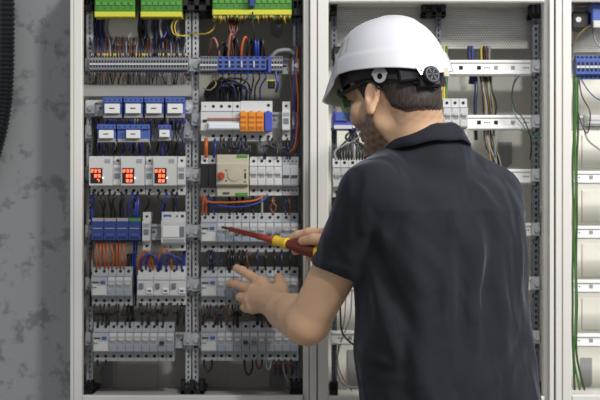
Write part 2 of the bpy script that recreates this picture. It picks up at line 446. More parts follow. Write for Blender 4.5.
def slim(label='narrow light grey isolator'):
    t = tpl('modular_isolator', label, 'isolator')
    w = M1 / 2 - .0003
    MB().prism_x(prof(), -w, w, 'device_white').build('body', t)
    MB().box(-w + .003, w - .003, -.0015, 0, -.007, .005, 'lever_grey').build('lever', t)
    MB().box(-w + .002, w - .002, -.0006, 0, .009, .017, 'device_shade').build('label_strip', t)
    screws(t, (0,), (.0325, -.0315), r=.003)
    return t
T_mcb = mcb(); T_mcbd = mcb('lever_dark', 'device_shade', -1); T_mcbb = mcb('lever_grey', 'cover_blue_grey', -1); T_mcbw = mcb('lever_light', 'device_white', 1, 'device_white')
T_rcd = rcd(); T_rcbo = rcbo(); T_slim = slim()
PUT = []
def put(T, px, py, y, label, group=None):
    o = copy_tree(T, P(px, py, 0) + Vector((0, y, 0)), label, group); PUT.append(o); return o
# rows of breakers: (left px, centre py, pattern, row phrase)
def row(px0, pyc, pat, phrase, group):
    x = px0; i = 0; mu = M1 / U
    for ch in pat:
        T, wd, kd = {'m': (T_mcb, 1, 'light grey breaker with pale lever'), 'd': (T_mcbd, 1, 'light grey breaker with dark lowered lever'), 'b': (T_mcbb, 1, 'light grey breaker with grey lowered lever'),
                     'w': (T_mcbw, 1, 'white breaker'), 'R': (T_rcd, 2, 'wide switch with blue button'), 'B': (T_rcbo, 2, 'two-module breaker with white test button'), 's': (T_slim, 1, 'narrow white isolator')}[ch]
        put(T, x + wd * mu / 2, pyc, 0, f'{kd}, {ORD[i]} from left in {phrase}', group)
        x += wd * mu; i += 1
row(91.2, 286.5, 'Rmmm', 'block under straight orange wires', 'breakers under the orange wires, left column')
row(137.2, 286.0, 'BBB', 'block under arched wires', 'two-module breakers under the arcs, left column')
row(92.6, 342.3, 'Rmmmmmdmm'.replace('dmm', 'mdm'), 'left column, bottom row', 'breakers in the bottom row, left column')
row(200.6, 232.5, 'Rmmbbmmbbmm'[:11], 'row at the screwdriver', 'breakers in the row at the screwdriver')
row(200.8, 287.0, 'Rmmmmmmmmmm'[:11], 'row behind the open hand', 'breakers behind the open left hand')
row(200.8, 342.0, 'Rmmmdbmmmmm'[:11], 'right column, bottom row', 'breakers in the bottom row, right column')
row(249.4, 176.0, 'wwww', 'row beside the beige unit', 'breakers beside the beige unit')
# twin-terminal breakers right of them
t = tpl('compact_breaker', 'compact breaker with doubled terminals', 'circuit breaker')
w = M1 / 2 - .0003
MB().prism_x(prof(), -w, w, 'device_grey').build('body', t)
MB().box(-w + .002, w - .002, -.004, 0, -.003, .002, 'lever_dark').build('lever', t)
MB().box(-w + .001, w - .001, -.0008, 0, -.019, -.007, 'device_shade').build('front_window', t)
screws(t, (-.004, .004), (.0325, -.0315), r=.0018); T_cmp = t
put(T_cmp, 286.4, 176, 0, 'left one of two compact breakers with doubled terminals, beside the beige unit', 'compact breakers with doubled terminals')
put(T_cmp, 294.6 - .1, 176, 0, 'right one of two compact breakers with doubled terminals, beside the beige unit', 'compact breakers with doubled terminals')
# narrow isolators of the left column
for px, lb in ((117.2, 'narrow isolator between the first and second red-lit meters'), (149.2, 'narrow isolator between the second and third red-lit meters'), (181.4, 'narrow isolator at the right of the third red-lit meter')):
    put(T_slim, px, 175.5, 0, lb, 'isolators beside the meters')
put(T_slim, 146.2, 231.5, 0, 'narrow white isolator right of the dark blue surge arresters')
put(T_slim, 286.2, 120.5, 0, 'narrow white isolator standing alone right of the orange modules')
# left breaker block 4 modules under a clear cover + base
t = empty('cover_breaker', P(221, 121), 'wide white switch block with clear hinged cover left of orange modules', 'switch block')
h = 19.8 * U
MB().prism_x(prof(.0425), -20.2 * U, 11.2 * U, 'device_white').build('body', t)
MB().prism_x(prof(.0425), 11.5 * U, 19.2 * U, 'device_white').build('body', t)
MB().box(-13 * U, 19 * U, -.010, 0, -.019, -.004, 'clear_cover', .003).build('clear_cover', t)
MB().box(-13 * U, 19 * U, -.004, 0, .002, .0065, 'w_pink').build('lever', t)
MB().box(-18 * U, -14 * U, -.003, 0, -.002, .003, 'black_plastic').build('switch_mark', t)
MB().box(-19.6 * U, 19 * U, -.0007, 0, .0205, .0216, 'print_blue').build('label_strip', t)
screws(t, [(-8 + 8.1 * i) * U for i in range(4)], (.0325, -.0315)); screws(t, (-16.2 * U,), (.0325,), r=.0016)
t = empty('surge_arrester', P(256.3, 120.6), 'white surge arrester base carrying three orange modules and a blue one', 'surge arrester')
MB().prism_x(prof(.0435), -15.9 * U, 15.9 * U, 'device_white').build('body', t)
for i in range(3):
    c = (-12 + 8 * i) * U - .001
    b = MB().box(c - .0083, c + .0083, -.012, 0, -.024, .018, 'orange_plastic', .002)
    b.box(c - .006, c + .006, -.0126, -.012, .004, .009, 'orange_dark').box(c - .006, c + .006, -.0126, -.012, -.006, -.002, 'orange_dark').box(c - .006, c + .006, -.0126, -.012, -.02, -.013, 'orange_dark')
    b.box(c - .003, c + .003, -.008, 0, .018, .021, 'orange_plastic'); b.build('arrester_module', t)
c = 12 * U
MB().box(c - .0083, c + .0083, -.012, 0, -.024, .018, 'purple_blue', .002).box(c - .003, c + .003, -.008, 0, .018, .021, 'purple_blue').build('arrester_module', t)
screws(t, (12 * U,), (.034,)); screws(t, [(-12 + 8 * i) * U for i in range(4)], (-.034,))
# meters with LED digits
SEG = {'0': 'abcdef', '1': 'bc', '2': 'abged', '3': 'abgcd', '5': 'afgcd', '7': 'abc', '8': 'abcdefg', '6': 'afgedc', '9': 'abcdfg', '4': 'fgbc'}
def digits(s, x, z, w, h, tk, y):
    b = MB()
    for k, ch in enumerate(s):
        a = x + k * (w + .0028)
        for g_ in SEG[ch]:
            q = {'a': (a, a + w, z + h - tk, z + h), 'd': (a, a + w, z, z + tk), 'g': (a, a + w, z + h / 2 - tk / 2, z + h / 2 + tk / 2), 'f': (a, a + tk, z + h / 2, z + h),
                 'e': (a, a + tk, z, z + h / 2), 'b': (a + w - tk, a + w, z + h / 2, z + h), 'c': (a + w - tk, a + w, z, z + h / 2)}[g_]
            b.box(q[0], q[1], y - .0006, y, q[2], q[3], 'led_red')
    return b
for px, tx, lb in ((101.2, ('225', '85', '7'), 'white meter with glowing red digits, leftmost of three'), (133, ('232', '88', '82'), 'white meter with glowing red digits, middle of three'), (165.2, ('225', '88', '88'), 'white meter with glowing red digits, rightmost of three')):
    t = empty('digital_meter', P(px, 175.3), lb, 'meter', 'white digital meters with red digits')
    w = 11.7 * U
    MB().prism_x([(.056, -.041), (.019, -.041), (.018, -.0235), (-.006, -.0225), (-.007, -.0215), (-.007, .0395), (-.006, .041), (.056, .041)], -w, w, 'device_white').build('body', t)
    MB().box(-.0225, .0035, -.0078, -.007, -.0175, .0155, 'black_plastic').build('display', t)
    zz = .0062
    for k, s in enumerate(tx):
        digits(s, -.0212 if len(s) == 3 else (-.0138 if len(s) == 2 else -.0085), zz - .0105 * k, .0050, .0062, .0012, -.0078).build('digit_row', t)
    MB().cyl((.0045, -.0085, -.0055), (0, 1, 0), .0014, .0014, .0015, 8, 'led_white').build('status_light', t)
    MB().box(.008, .02, -.0075, -.007, .026, .035, 'device_shade').build('brand_print', t)
    screws(t, (-.0165, 0, .0165), (-.0325,))
# relay sockets (blue) rows two and three
def relay(name, px, py, wpx, hpx, label, group, cat='relay', n=4, wide=False):
    t = empty(name, P(px, py), label, cat, group); w = wpx * U / 2; h = hpx * U / 2
    MB().box(-w, w, .006, .056, -h * .8, h, 'blue_plastic', .002).box(-w, w, .0, .02, h * .45, h * .98, 'blue_plastic', .001).build('socket', t)
    lw = w * (.78 if not wide else .42)
    MB().box(-lw, lw, -.006, .006, -h * .58, h * .34, 'lever_light', .001).box(-lw * .35, lw * .35, -.0065, -.006, -h * .16, -h * .04, 'tag_print').build('relay_module', t)
    b = MB()
    for i in range(n):
        c = -w + (i + .5) * 2 * w / n
        b.cyl((c, -.0008, h * .72), (0, 1, 0), .0016, .0016, .002, 8, 'dark_hole')
    b.build('terminal_screws', t)
    MB().box(-w * .96, w * .96, .004, .03, -h, -h * .62, 'cover_grey', .001).build('terminal_row', t)
    return t
G2 = 'blue relays in the upper relay row'
for px, lb in ((112.2, 'blue relay with white front, first from left in upper relay row'), (133.2, 'blue relay with white front, second from left in upper relay row'), (154, 'blue relay with white front, third from left in upper relay row'), (175, 'blue relay with white front, rightmost in upper relay row')):
    relay('relay', px, 107.4, 19.4, 21, lb, G2)
relay('relay', 106.2, 133.2, 18.6, 18, 'blue relay with white front at the left of the lower relay row', 'blue relays in the lower relay row')
relay('relay', 133.2, 133.2, 33, 18, 'double-width blue relay in the middle of the lower relay row', 'blue relays in the lower relay row', n=6, wide=True)
relay('relay', 164.4, 132.6, 13, 16, 'smallest blue relay, right end of the lower relay row', 'blue relays in the lower relay row', n=3)
# surge arresters deep blue
for i in range(4):
    px = 97.4 + 12.4 * i
    t = empty('surge_arrester', P(px, 231.5), f'dark blue surge arrester, {["leftmost", "second from left", "third from left", "rightmost"][i]} of four above orange wires', 'surge arrester', 'dark blue surge arresters in a row')
    w = 6.0 * U
    MB().prism_x([(.056, -.022), (.01, -.022), (.0, -.018), (0, .016), (.006, .022), (.056, .022)], -w, w, 'blue_deep').build('body', t)
    MB().box(-w * .8, w * .8, -.0008, 0, .006, .0075, 'device_grey').box(-w * .6, w * .6, -.0008, 0, -.008, -.005, 'blue_plastic').build('label_strip', t)
    b = MB()
    for k in (-.006, 0, .006): b.box(k - .0018, k + .0018, -.001, 0, -.015, -.012, 'dark_hole')
    b.build('terminal_slots', t)
    MB().box(-w * .95, w * .95, .008, .05, .022, .029, 'green_plastic' if i == 3 else 'cover_grey').build('terminal_cap', t)
# white two-module device at 161-185
t = empty('timer_relay', P(173.2, 231.3), 'white two-module timer relay right of the surge arresters', 'relay')
w = 12 * U
MB().prism_x(prof(.042, .022, -.026), -w, w, 'device_white').build('body', t)
MB().box(-w * .9, w * .5, -.002, 0, -.013, .011, 'lever_light', .001).build('front_cover', t)
MB().box(w * .55, w * .92, -.002, 0, -.012, .010, 'lever_grey').build('selector_switch', t)
MB().box(-w * .85, w * .9, -.0008, 0, -.024, -.017, 'device_shade').box(-w * .85, -w * .2, .0175, .019, .032, .036, 'print_blue').build('label_strip', t)
screws(t, (-.02, -.007, .007), (.0325,), r=.002); screws(t, (.019,), (.0325, -.0335)); screws(t, (-.02, -.007), (-.0335,), r=.002)
# contactors + beige changeover
for px, lb in ((204.4, 'black-fronted contactor, left of the pair beside the beige unit'), (212.2, 'black-fronted contactor, right of the pair beside the beige unit')):
    t = empty('contactor', P(px, 175.8), lb, 'contactor', 'black-fronted contactors')
    w = 3.75 * U
    MB().prism_x(prof(.0445, .024, -.024), -w, w, 'device_white').build('body', t)
    MB().box(-w * .98, w * .98, -.004, 0, -.026, .026, 'black_plastic', .001).build('front_cover', t)
    screws(t, (0,), (.033, -.033), r=.003)
t = empty('changeover_switch', P(232.6, 175.9), 'beige changeover switch with round red knob and green labels', 'changeover switch')
w = 16.1 * U
MB().box(-w, w, .0, .056, -.045, .046, 'beige', .002).box(-w, w, -.012, 0, -.021, .028, 'beige', .003).build('body', t)
MB().cyl((-11.4 * U, -.024, .0), (0, 1, 0), .0075, .0085, .013, 18, 'red_knob').box(-11.4 * U - .0015, -11.4 * U + .0015, -.027, -.024, -.006, .006, 'red_knob').build('knob', t)
MB().cyl((.004, -.014, .003), (0, 1, 0), .014, .0145, .002, 24, 'beige').build('dial', t)
MB().box(4 * U, 15 * U, -.0008, 0, .039, .045, 'green_plastic').build('label_strip', t)
MB().box(3 * U, 15 * U, -.0012, 0, -.0435, -.0365, 'green_plastic').box(5 * U, 13 * U, -.0016, -.0012, -.0415, -.0385, 'green_light').build('label_strip', t)
MB().box(-10 * U, -3 * U, -.0008, 0, -.040, -.035, 'tag_print').build('brand_print', t)
b = MB()
for (x, z) in ((-6.2, 5.6), (-6.2, -5), (12.6, 5.6), (12.6, -6)): b.cyl((x * U, -.0128, z * U), (0, 1, 0), .0018, .0018, .002, 8, 'dark_hole')
b.box(12 * U, 13.6 * U, -.0128, -.011, -.006, .006, 'dark_hole').build('screw_holes', t)

# terminal rows (each terminal a thing)
def terminal(rgbm, w, h, name='terminal_block', strip=True):
    t = tpl(name, 'terminal', 'terminal block')
    b = MB().prism_x([(.056, -h * .3), (.04, -h * .48), (.012, -h * .5), (.008, -h * .32), (.0, -h * .3), (0, h * .3), (.008, h * .32), (.012, h * .5), (.04, h * .48), (.056, h * .3)], -w / 2, w / 2, rgbm)
    for z in (-.42, -.17, .08, .34): b.box(-w * .28, w * .28, -.0006 if abs(z) < .3 else .009, .012, h * (z - .02), h * (z + .12), 'dark_hole')
    if strip: b.box(-w * .45, w * .45, -.0008, 0, -h * .05, h * .05, 'device_white')
    b.build('body', t)
    return t
T_tg = terminal('terminal_grey', 2.75 * U, 18 * U)
T_tb = terminal('blue_plastic', 6.0 * U, 17 * U, strip=False)
for i in range(34):
    put(T_tg, 91 + 2.9 * i, 64, .0, 'slim grey terminal in the long multi-tier strip of the left column', 'grey terminals in the long strip')
for i in range(6):
    put(T_tg, 201.4 + 2.9 * i, 65, .0, 'slim grey terminal at the left of the big blue terminals', 'grey terminals left of the blue ones')
for i in range(8):
    put(T_tb, 220.2 + 6.15 * i, 64.5, .0, f'blue terminal, {ORD[i]} from left in the row of eight below the green bar', 'blue terminals below the green bar')
for i, px in enumerate((229.4, 241.7, 254)):
    o = MB().box(-.0012, .0012, -.0025, .006, -.006, .008, 'device_white').build('marker_plate', loc=P(px, 64.5)); tag(o, f'small white marker plate, {["left", "middle", "right"][i]} of three between the blue terminals', 'marker', 'white marker plates')
T_end = tpl('end_stop', 'violet blue end stop right of the blue terminals', 'end stop')
MB().box(-.003, .003, .0, .056, -.017, .019, 'purple_blue', .001).build('body', T_end)
put(T_end, 269.3, 64.5, 0, 'violet blue end stop right of the blue terminals')
for i in range(4):
    put(T_tg, 272.5 + 2.9 * i, 65, .0, 'slim grey terminal at the right of the big blue terminals', 'grey terminals right of the blue ones')
# green earth bars at the top
def earth(px0, px1, label, pyb=17, nyel=10):
    y = -.0; x0, x1 = X(px0), X(px1); c = (x0 + x1) / 2
    t = empty('earth_terminal_bar', (c, 0, Z(pyb)), label, 'earth terminal', 'green and yellow earth terminal bars'); w = (x1 - x0) / 2
    MB().box(-w, w, .0, .056, .0, .012, 'yellow_plastic', .0015).build('yellow_base', t)
    b = MB().box(-w, w, .004, .056, .012, .075, 'green_plastic', .002); n = int(2 * w / .0125)
    for i in range(n):
        cx_ = -w + (i + .5) * 2 * w / n
        b.box(cx_ - .0045, cx_ + .0045, .001, .004, .026, .033, 'green_light').cyl((cx_, .0032, .02), (0, 1, 0), .0018, .0018, .001, 8, 'green_dark')
    b.build('green_housing', t)
    MB().box(-w * 1.02, w * 1.02, .004, .04, .055, .09, 'green_dark').build('upper_housing', t)
    return t
earth(94.4, 134.6, 'green and yellow earth terminal bar at the left of the left column')
earth(140.4, 181.6, 'green and yellow earth terminal bar at the right of the left column')
earth(212.2, 291.6, 'longest green and yellow earth terminal bar, top of right column', 15)
t = empty('bar_clip', P(252, 3, -.004), 'small blue-grey clip in the middle of the longest green bar', 'clip')
MB().box(-.006, .006, -.008, .006, -.009, .02, 'blue_deep', .002).build('body', t)

# middle cabinet devices
row(332.6, 177.5, 'wwww', 'row behind the chin', 'breakers behind the chin of the person')
for i in range(3): put(T_mcbw, 447.6 + 8.2 * i, 117.5, .0, f'white breaker, {["left", "middle", "right"][i]} one of three right of the neck', 'three breakers right of the neck')
t = empty('relay', P(342, 119.5, .02), 'violet blue relay behind the safety glasses', 'relay')
MB().box(-9 * U, 11 * U, 0, .04, -.022, .016, 'purple_blue', .003).box(-7 * U, 6 * U, -.006, 0, -.004, .014, 'blue_plastic', .002).build('socket', t)
MB().box(-8 * U, 10 * U, -.001, 0, -.02, -.012, 'device_white').build('label_strip', t)
MB().box(X(331, .05), X(400, .05), .055, .07, Z(130.5, .05), Z(127.5, .05), 'galvanised_dark').build('rail_strip', bM)
t = empty('switch_module', P(344, 52, .03), 'dark switch module behind the front of the white helmet', 'switch')
MB().box(-11 * U, 14 * U, 0, .05, -.03, .012, 'black_plastic', .002).build('body', t)
MB().box(-9 * U, -2 * U, -.002, 0, -.02, -.004, 'lever_grey').box(0, 4 * U, -.004, 0, -.01, .012, 'blue_deep').build('lever', t)
# right cabinet devices
t = empty('fuse_base', P(581, 20, .02), 'black fuse base with white round screw, top of right cabinet', 'fuse base')
MB().box(-8.5 * U, 8 * U, 0, .08, -.018, .018, 'black_plastic', .002).build('body', t)
MB().cyl((-2.6 * U, -.003, .001), (0, 1, 0), .006, .006, .004, 14, 'device_white').build('screw', t)
t = empty('plug_relay', P(599, 14, .0), 'light blue relay beside the black fuse base', 'relay')
MB().box(-7 * U, 9 * U, 0, .09, -.02, .024, 'blue_plastic', .003).build('socket', t)
MB().box(-6 * U, 8 * U, -.003, 0, -.03, -.014, 'device_white', .002).build('terminal_row', t)
T_tr = terminal('blue_plastic', 4.1 * U, 24 * U)
for i in range(12):
    put(T_tr, 579.4 + 4.35 * i, 66.5, .01, 'blue terminal in the row at the right cabinet top', 'blue terminals in the right cabinet')
rail(bR, 573, 789, 66, y=.062)
t = empty('cable_connector', P(594, 120.5, .03), 'white rounded cable connector in the right cabinet', 'connector')
MB().box(-10 * U, 12 * U, -.015, .012, -.012, .012, 'device_white', .005).build('body', t)
MB().box(-9 * U, 9 * U, -.0158, -.015, -.001, .001, 'knockout').build('seam', t)

# ------------------------------------------------------------------ wires
def wire(pts, m, r=.0016, label='wire', group=None, cat='wire', name='wire', n=5, nseg=5):
    """pts: (px, py, y)"""
    q = spline([P(*p) for p in pts], nseg)
    o = MB().tube(q, r, n, m).build(name, smooth=True)
    return tag(o, label, cat, group)
R = RND.uniform
# long strip: wires above and below every terminal
GA, GB = 'thin wires entering the long strip from above', 'thin wires leaving the long strip below'
for i in range(60):
    px = 91.3 + 1.6 * i; k = R(-2.5, 2.5)
    mtl = RND.choice(['w_brown', 'w_navy', 'w_navy', 'w_black', 'w_navy', 'w_black', 'w_grey', 'w_brown'])
    o = wire([(px, 58, .012), (px, 52, .010), (px + k * .4, 45, .02), (px + k, 39 + R(-1, 2), .06), (px + k, 36, .12)], mtl, .0013, 'thin dark wire entering the long grey terminal strip from above', GA, 'terminal wire', 'terminal_wire')
    if RND.random() < .5:
        f = MB().tube([P(px, 57.5, .0115), P(px, 53.2, .0085)], .0017, 6, RND.choice(['w_ferrule', 'w_yellow', 'w_grey'])).build('ferrule', smooth=True)
        f.parent = o
for i in range(36):
    px = 92 + 2.6 * i; k = R(-3, 3)
    wire([(px, 71, .014), (px, 75, .012), (px + k * .5, 80, .03), (px + k, 87, .075)], RND.choice(['w_black', 'w_grey', 'w_brown', 'w_black', 'w_pink', 'w_navy']), .0013, 'thin wire leaving the long grey terminal strip below', GB, 'terminal wire', 'terminal_wire')
# thick bundles behind at the top left
for (px, m_, r_, w_) in ((97, 'w_navy', .005, 2), (101, 'w_blue', .003, 1), (104, 'w_navy', .003, 1), (107, 'w_grey', .005, 1), (141, 'w_black', .006, 1), (145, 'w_navy', .005, -1), (150, 'w_grey', .006, 1), (156, 'w_navy', .005, 0), (161, 'w_white', .003, 1), (165, 'w_blue', .004, -2), (169, 'w_navy', .005, 2), (178, 'w_grey', .005, 0)):
    wire([(px, -6, .08), (px + w_, 12, .085), (px - w_, 28, .09), (px + w_ * 2, 44, .08), (px, 56, .075)], m_, r_, f'thick {m_[2:]} cable hanging behind the green bars, left column', 'thick cables behind the green bars', 'cable', 'cable', 8)
for px in (172, 175):
    wire([(px + 6, 16, .04), (px, 24, .03), (px + 1, 33, .03), (px + 8, 36, .03), (px + 14, 35, .05)], 'w_yellow', .0015, 'yellow wire looping below the second green bar', 'yellow wires below the second green bar')
# earth wires below longest bar
for i in range(44):
    px = 214 + 1.76 * i; d = R(4.5, 9.5)
    wire([(px, 14.5, .008), (px, 14.5 + d * .5, .004), (px + R(-1.5, 1.5), 14.5 + d, .03), (px + R(-2, 2), 12 + d, .07)], RND.choice(['w_yellow', 'w_yellow', 'w_green', 'w_ferrule', 'w_brown', 'w_dark_green']), .0021, 'short green or yellow earth wire below the longest green bar', 'earth wires below the longest bar', 'earth wire', 'earth_wire')
wire([(216, 20, .05), (214, 28, .04), (208, 33, .04), (200, 34, .05), (190, 33, .06)], 'w_yellow', .0018, 'yellow wire curving left below the longest green bar')
for i, (a, b_) in enumerate(((231, 227), (233, 232), (236, 230), (229, 236))):
    wire([(a, 20, .03), (a + 1, 30, .02), (b_, 42, .02), (b_ + 2, 57, .02)], 'w_brown', .0028, 'brown cable hanging from the longest green bar', 'brown cables below the longest bar', 'cable', 'cable')
wire([(252.5, 12, -.005), (253, 28, -.006), (254, 40, 0), (251, 50, .01), (251, 58, .015)], 'w_black', .002, 'black wire hanging from the clip of the longest green bar')
LM = {'w_pink': 'pinkish brown', 'w_black': 'black', 'w_orange': 'orange', 'w_blue': 'blue', 'w_brown': 'brown', 'w_grey': 'grey'}
for (px, m_, tp, dx) in ((214, 'w_pink', 38, 5), (222, 'w_black', 42, -4), (231, 'w_pink', 34, -3), (236, 'w_black', 38, 3), (245, 'w_orange', 37, -4), (250, 'w_black', 39, -3), (255, 'w_blue', 40, 1), (258, 'w_blue', 41, 0), (262, 'w_black', 39, 2), (226, 'w_black', 43, 2)):
    wire([(px + dx, 60, .02), (px + dx * .9, 50, .006), (px + dx * .3, tp + 2, .004), (px - dx * .4, tp + 1, .01), (px - dx * .8, 50, .04), (px - dx, 58, .06)], m_, .0028, f'{LM[m_]} wire bent over above the blue terminals', f'bent wires above the blue terminals', 'wire', 'wire', 6)
for i in range(8):
    px = 222 + 6.1 * i
    wire([(px, 72, .015), (px + 1, 78, .01), (px - 2 + R(-3, 3), 88, .03), (px - 4, 104, .06)], ['w_black', 'w_black', 'w_navy', 'w_black', 'w_blue', 'w_navy', 'w_black', 'w_blue'][i], .0019, 'wire running down from the eight blue terminals', 'wires below the blue terminals')
wire([(268, 62, .03), (276, 52, .02), (288, 50, .02), (294, 54, .03)], 'w_grey', .0045, 'thick grey cable arching right of the blue terminals', cat='cable', name='cable', n=8)
wire([(203, 88, .01), (210, 90, .0), (216, 84, 0), (213, 78, .01)], 'w_ferrule', .0013, 'thin tan wire curling left of the black bundle')
# big black bundle
for i in range(26):
    a = R(206, 226); b_ = R(214, 250); h = R(78, 86)
    wire([(a, 101, .03), (a + R(-1, 1), R(88, 94), .02), ((a + b_) / 2, h, R(-.005, .02)), (b_ - 1, h + R(3, 7), R(0, .03)), (b_ + R(-1, 2), 102, .03)], RND.choice(['w_black', 'w_black', 'w_black', 'w_navy']), .0024, 'black wire in the thick bundle above the clear-covered switch', 'black wires of the thick bundle')
# right edge verticals
for (a, b_, c, d, m_, lb) in ((291, 290, 292, 291, 'w_brown', 'brown'), (293.6, 295, 293, 296, 'w_blue', 'blue'), (297.5, 296, 298, 297, 'w_orange', 'orange'), (299.6, 300, 299, 300, 'w_brown', 'darker brown')):
    wire([(a, 46, .045), (b_, 70, .04), (c, 100, .035), (d, 126, .035), (a - 3, 146, .03), (a - 10, 154, .03)], m_, .0020, f'{lb} wire running down the right edge of the left cabinet', 'wires down the right edge of the left cabinet')
wire([(276, 62, .01), (276, 76, 0), (278, 84, 0), (276, 92, .02)], 'w_blue', .0026, 'blue wire below the grey terminals right of the blue ones')
t = empty('cable_clip', P(272, 84, .02), 'small black clip with yellow strip below the blue terminals', 'clip')
MB().box(-.009, .006, -.004, .02, -.009, .007, 'black_plastic', .002).build('body', t); MB().box(-.011, .008, -.006, -.004, .006, .009, 'yellow_plastic').build('yellow_strip', t)
# relay rows: short wires below
for (x0, x1, n, py, g_) in ((105, 184, 30, 119, 'upper'), (98, 149, 18, 142, 'lower')):
    for i in range(n):
        px = x0 + (x1 - x0) * i / (n - 1); k = R(-1.5, 1.5)
        wire([(px, py - 2, .012), (px + k * .3, py + 2, .008), (px + k, py + 6 + R(0, 3), .03), (px + k, py + 9, .07)], RND.choice(['w_blue', 'w_navy', 'w_black', 'w_blue', 'w_grey', 'w_brown']), .0014, f'short wire below the {g_} row of blue relays', f'wires below the {g_} relay row')
for i, (a, b_) in enumerate(((93, 96), (95, 99), (98, 97), (92, 93), (160, 163), (164, 161), (170, 172), (176, 176), (182, 179))):
    wire([(a, 118, .05), (b_, 130, .035), (a + 2, 144, .03), (b_, 156, .04)], ['w_black', 'w_navy', 'w_black', 'w_black', 'w_blue', 'w_navy', 'w_black', 'w_black', 'w_navy'][i], .0028, 'dark wire running down beside the lower relays', 'wires beside the lower relays')
for i in range(10):
    a = 96 + 9 * i
    wire([(a, 143, .07), (a + R(-2, 2), 149, .05), (a + R(-3, 3), 158, .04)], RND.choice(['w_blue', 'w_navy', 'w_black']), .0025, 'short wire entering the meter row from above', 'wires above the meters')
# between meters and surge arresters
for i in range(16):
    a = 93 + 5.6 * i; b_ = a + R(-5, 5)
    if 146 < b_ < 158: continue
    wire([(a, 192, .02), (a + R(-2, 2), 197, .01), (a * .4 + b_ * .6 + R(-3, 3), 204, .012), (b_, 211, .02), (b_, 219, .03)], RND.choice(['w_black', 'w_black', 'w_black', 'w_navy', 'w_blue']), .0025, 'dark wire between the meters and the surge arresters', 'wires between meters and surge arresters')
for (px, w_) in ((91.5, .004), (134.5, .0045), (137, .0045)):
    wire([(px, 193, .03), (px + 1, 203, .02), (px, 213, .02), (px + .5, 222, .03)], 'w_blue', w_, 'thick blue wire below the meters', 'thick blue wires below the meters')
# arcs down right of isolator row
for i, px in enumerate((97, 100.6, 104, 108, 112.6, 116.6, 120.2, 123.8)):
    wire([(px, 240, .02), (px + R(-1, 1), 248, .006), (px + R(-1.6, 1.6), 258, .006), (px + R(-1, 1), 269, .02)], 'w_orange', .0022, 'straight orange wire between surge arresters and the block below', 'straight orange wires in the left column')
for i, (a, b_, tp, m_, dd) in enumerate(((138, 153, 251, 'w_orange', 0), (141, 158, 254, 'w_blue', -.004), (157, 172, 249, 'w_orange', .003), (146, 160, 255, 'w_blue', .004), (161, 177, 254, 'w_blue', -.004), (166, 182, 256, 'w_blue', .002), (140, 150, 256, 'w_orange', .006))):
    wire([(a, 270, .02), (a + 1, 261, .004 + dd), (a + (b_ - a) * .3, tp + 1, dd), (a + (b_ - a) * .7, tp + 1, dd), (b_ - 1, 261, .004 + dd), (b_, 270, .02)], m_, .0023, f'{LM[m_]} wire arching over the two-module breakers', f'{LM[m_]} arcs over the two-module breakers')
for px in (90.5, 133, 135.5, 183.5, 184.8):
    wire([(px, 222, .05), (px + 1, 245, .04), (px - .5, 262, .04), (px, 285, .05), (px, 306, .06)], 'w_blue' if px > 130 else 'w_brown', .0024, 'wire running straight down beside the breaker blocks', 'straight wires beside the breaker blocks')
def squig(x0, x1, y0, y1, n, group, label, mats, r=.0019):
    for i in range(n):
        a = x0 + (x1 - x0) * (i + .5) / n + R(-2, 2); b_ = a + R(3, 9) * RND.choice((-1, 1)); m_ = (y0 + y1) / 2
        b_ = min(max(b_, x0), x1)
        wire([(a, y0, .02), (a + R(-.5, .5), y0 + 3, .008), (a * .6 + b_ * .4, m_ + R(-2, 3), .004), (b_, m_ + R(-4, 1), .01), (b_, y1 - 4, .008), (b_, y1, .02)], RND.choice(mats), r, label, group)
K = ['w_black']
squig(93, 130, 304, 325, 9, 'black wires between the lower blocks, left column', 'black wire looping down to the bottom row, left column', K)
squig(136, 184, 303, 325, 11, 'black wires between the lower blocks, left column', 'black wire looping down to the bottom row, left column', K)
for px in (128, 131.5, 133.5):
    wire([(px, 254, .05), (px + 1, 280, .045), (px - 1, 300, .04), (px, 322, .04)], 'w_black', .003, 'thick black wire running down between two breaker blocks', 'black wires between two breaker blocks')
squig(258, 290, 138, 159, 5, 'black loops under the orange modules', 'black wire looping under the orange modules', ['w_black', 'w_navy'])
wire([(206, 139, .01), (206, 146, .0), (206, 157, .01)], 'w_orange', .0042, 'thick orange wire standing on the left contactor', n=8)
wire([(215, 139, .015), (215, 147, .005), (214, 157, .015)], 'w_blue', .003, 'blue wire standing on the right contactor')
squig(217, 250, 138, 157, 8, 'dark wires above the beige unit', 'dark wire between the clear-covered switch and beige unit', ['w_black', 'w_black', 'w_navy'])
wire([(203.5, 196, .01), (206, 201, 0), (216, 202.5, 0), (240, 202, .0), (256, 200, .01), (264, 195, .02)], 'w_orange', .0022, 'orange wire sweeping right below the beige unit')
wire([(207, 196, .015), (210, 202, .006), (222, 206, .004), (244, 206.5, .004), (262, 201, .015), (268, 194, .02)], 'w_blue', .0020, 'blue wire sweeping right below the beige unit')
for i, px in enumerate((202.6, 205.8, 208.4)):
    wire([(px, 195, .02), (px + .8, 203, .01), (px, 215, .02)], ['w_orange', 'w_orange', 'w_navy'][i], .0026, 'short wire down from the contactors', 'short wires down from the contactors')
for (px, dx, m_) in ((228, 2, 'w_black'), (236, 1, 'w_black'), (244, -1, 'w_black'), (252, 2, 'w_black'), (262, 0, 'w_grey'), (270, 4, 'w_brown'), (276, -4, 'w_brown'), (284, 2, 'w_navy'), (291, -2, 'w_brown'), (240, 3, 'w_black'), (213, 2, 'w_blue')):
    wire([(px, 194, .03), (px + dx, 201, .02), (px, 207, .02), (px + dx, 215, .02)], m_, .0026, 'wire joining the beige unit row to the row below', 'wires above the screwdriver row')
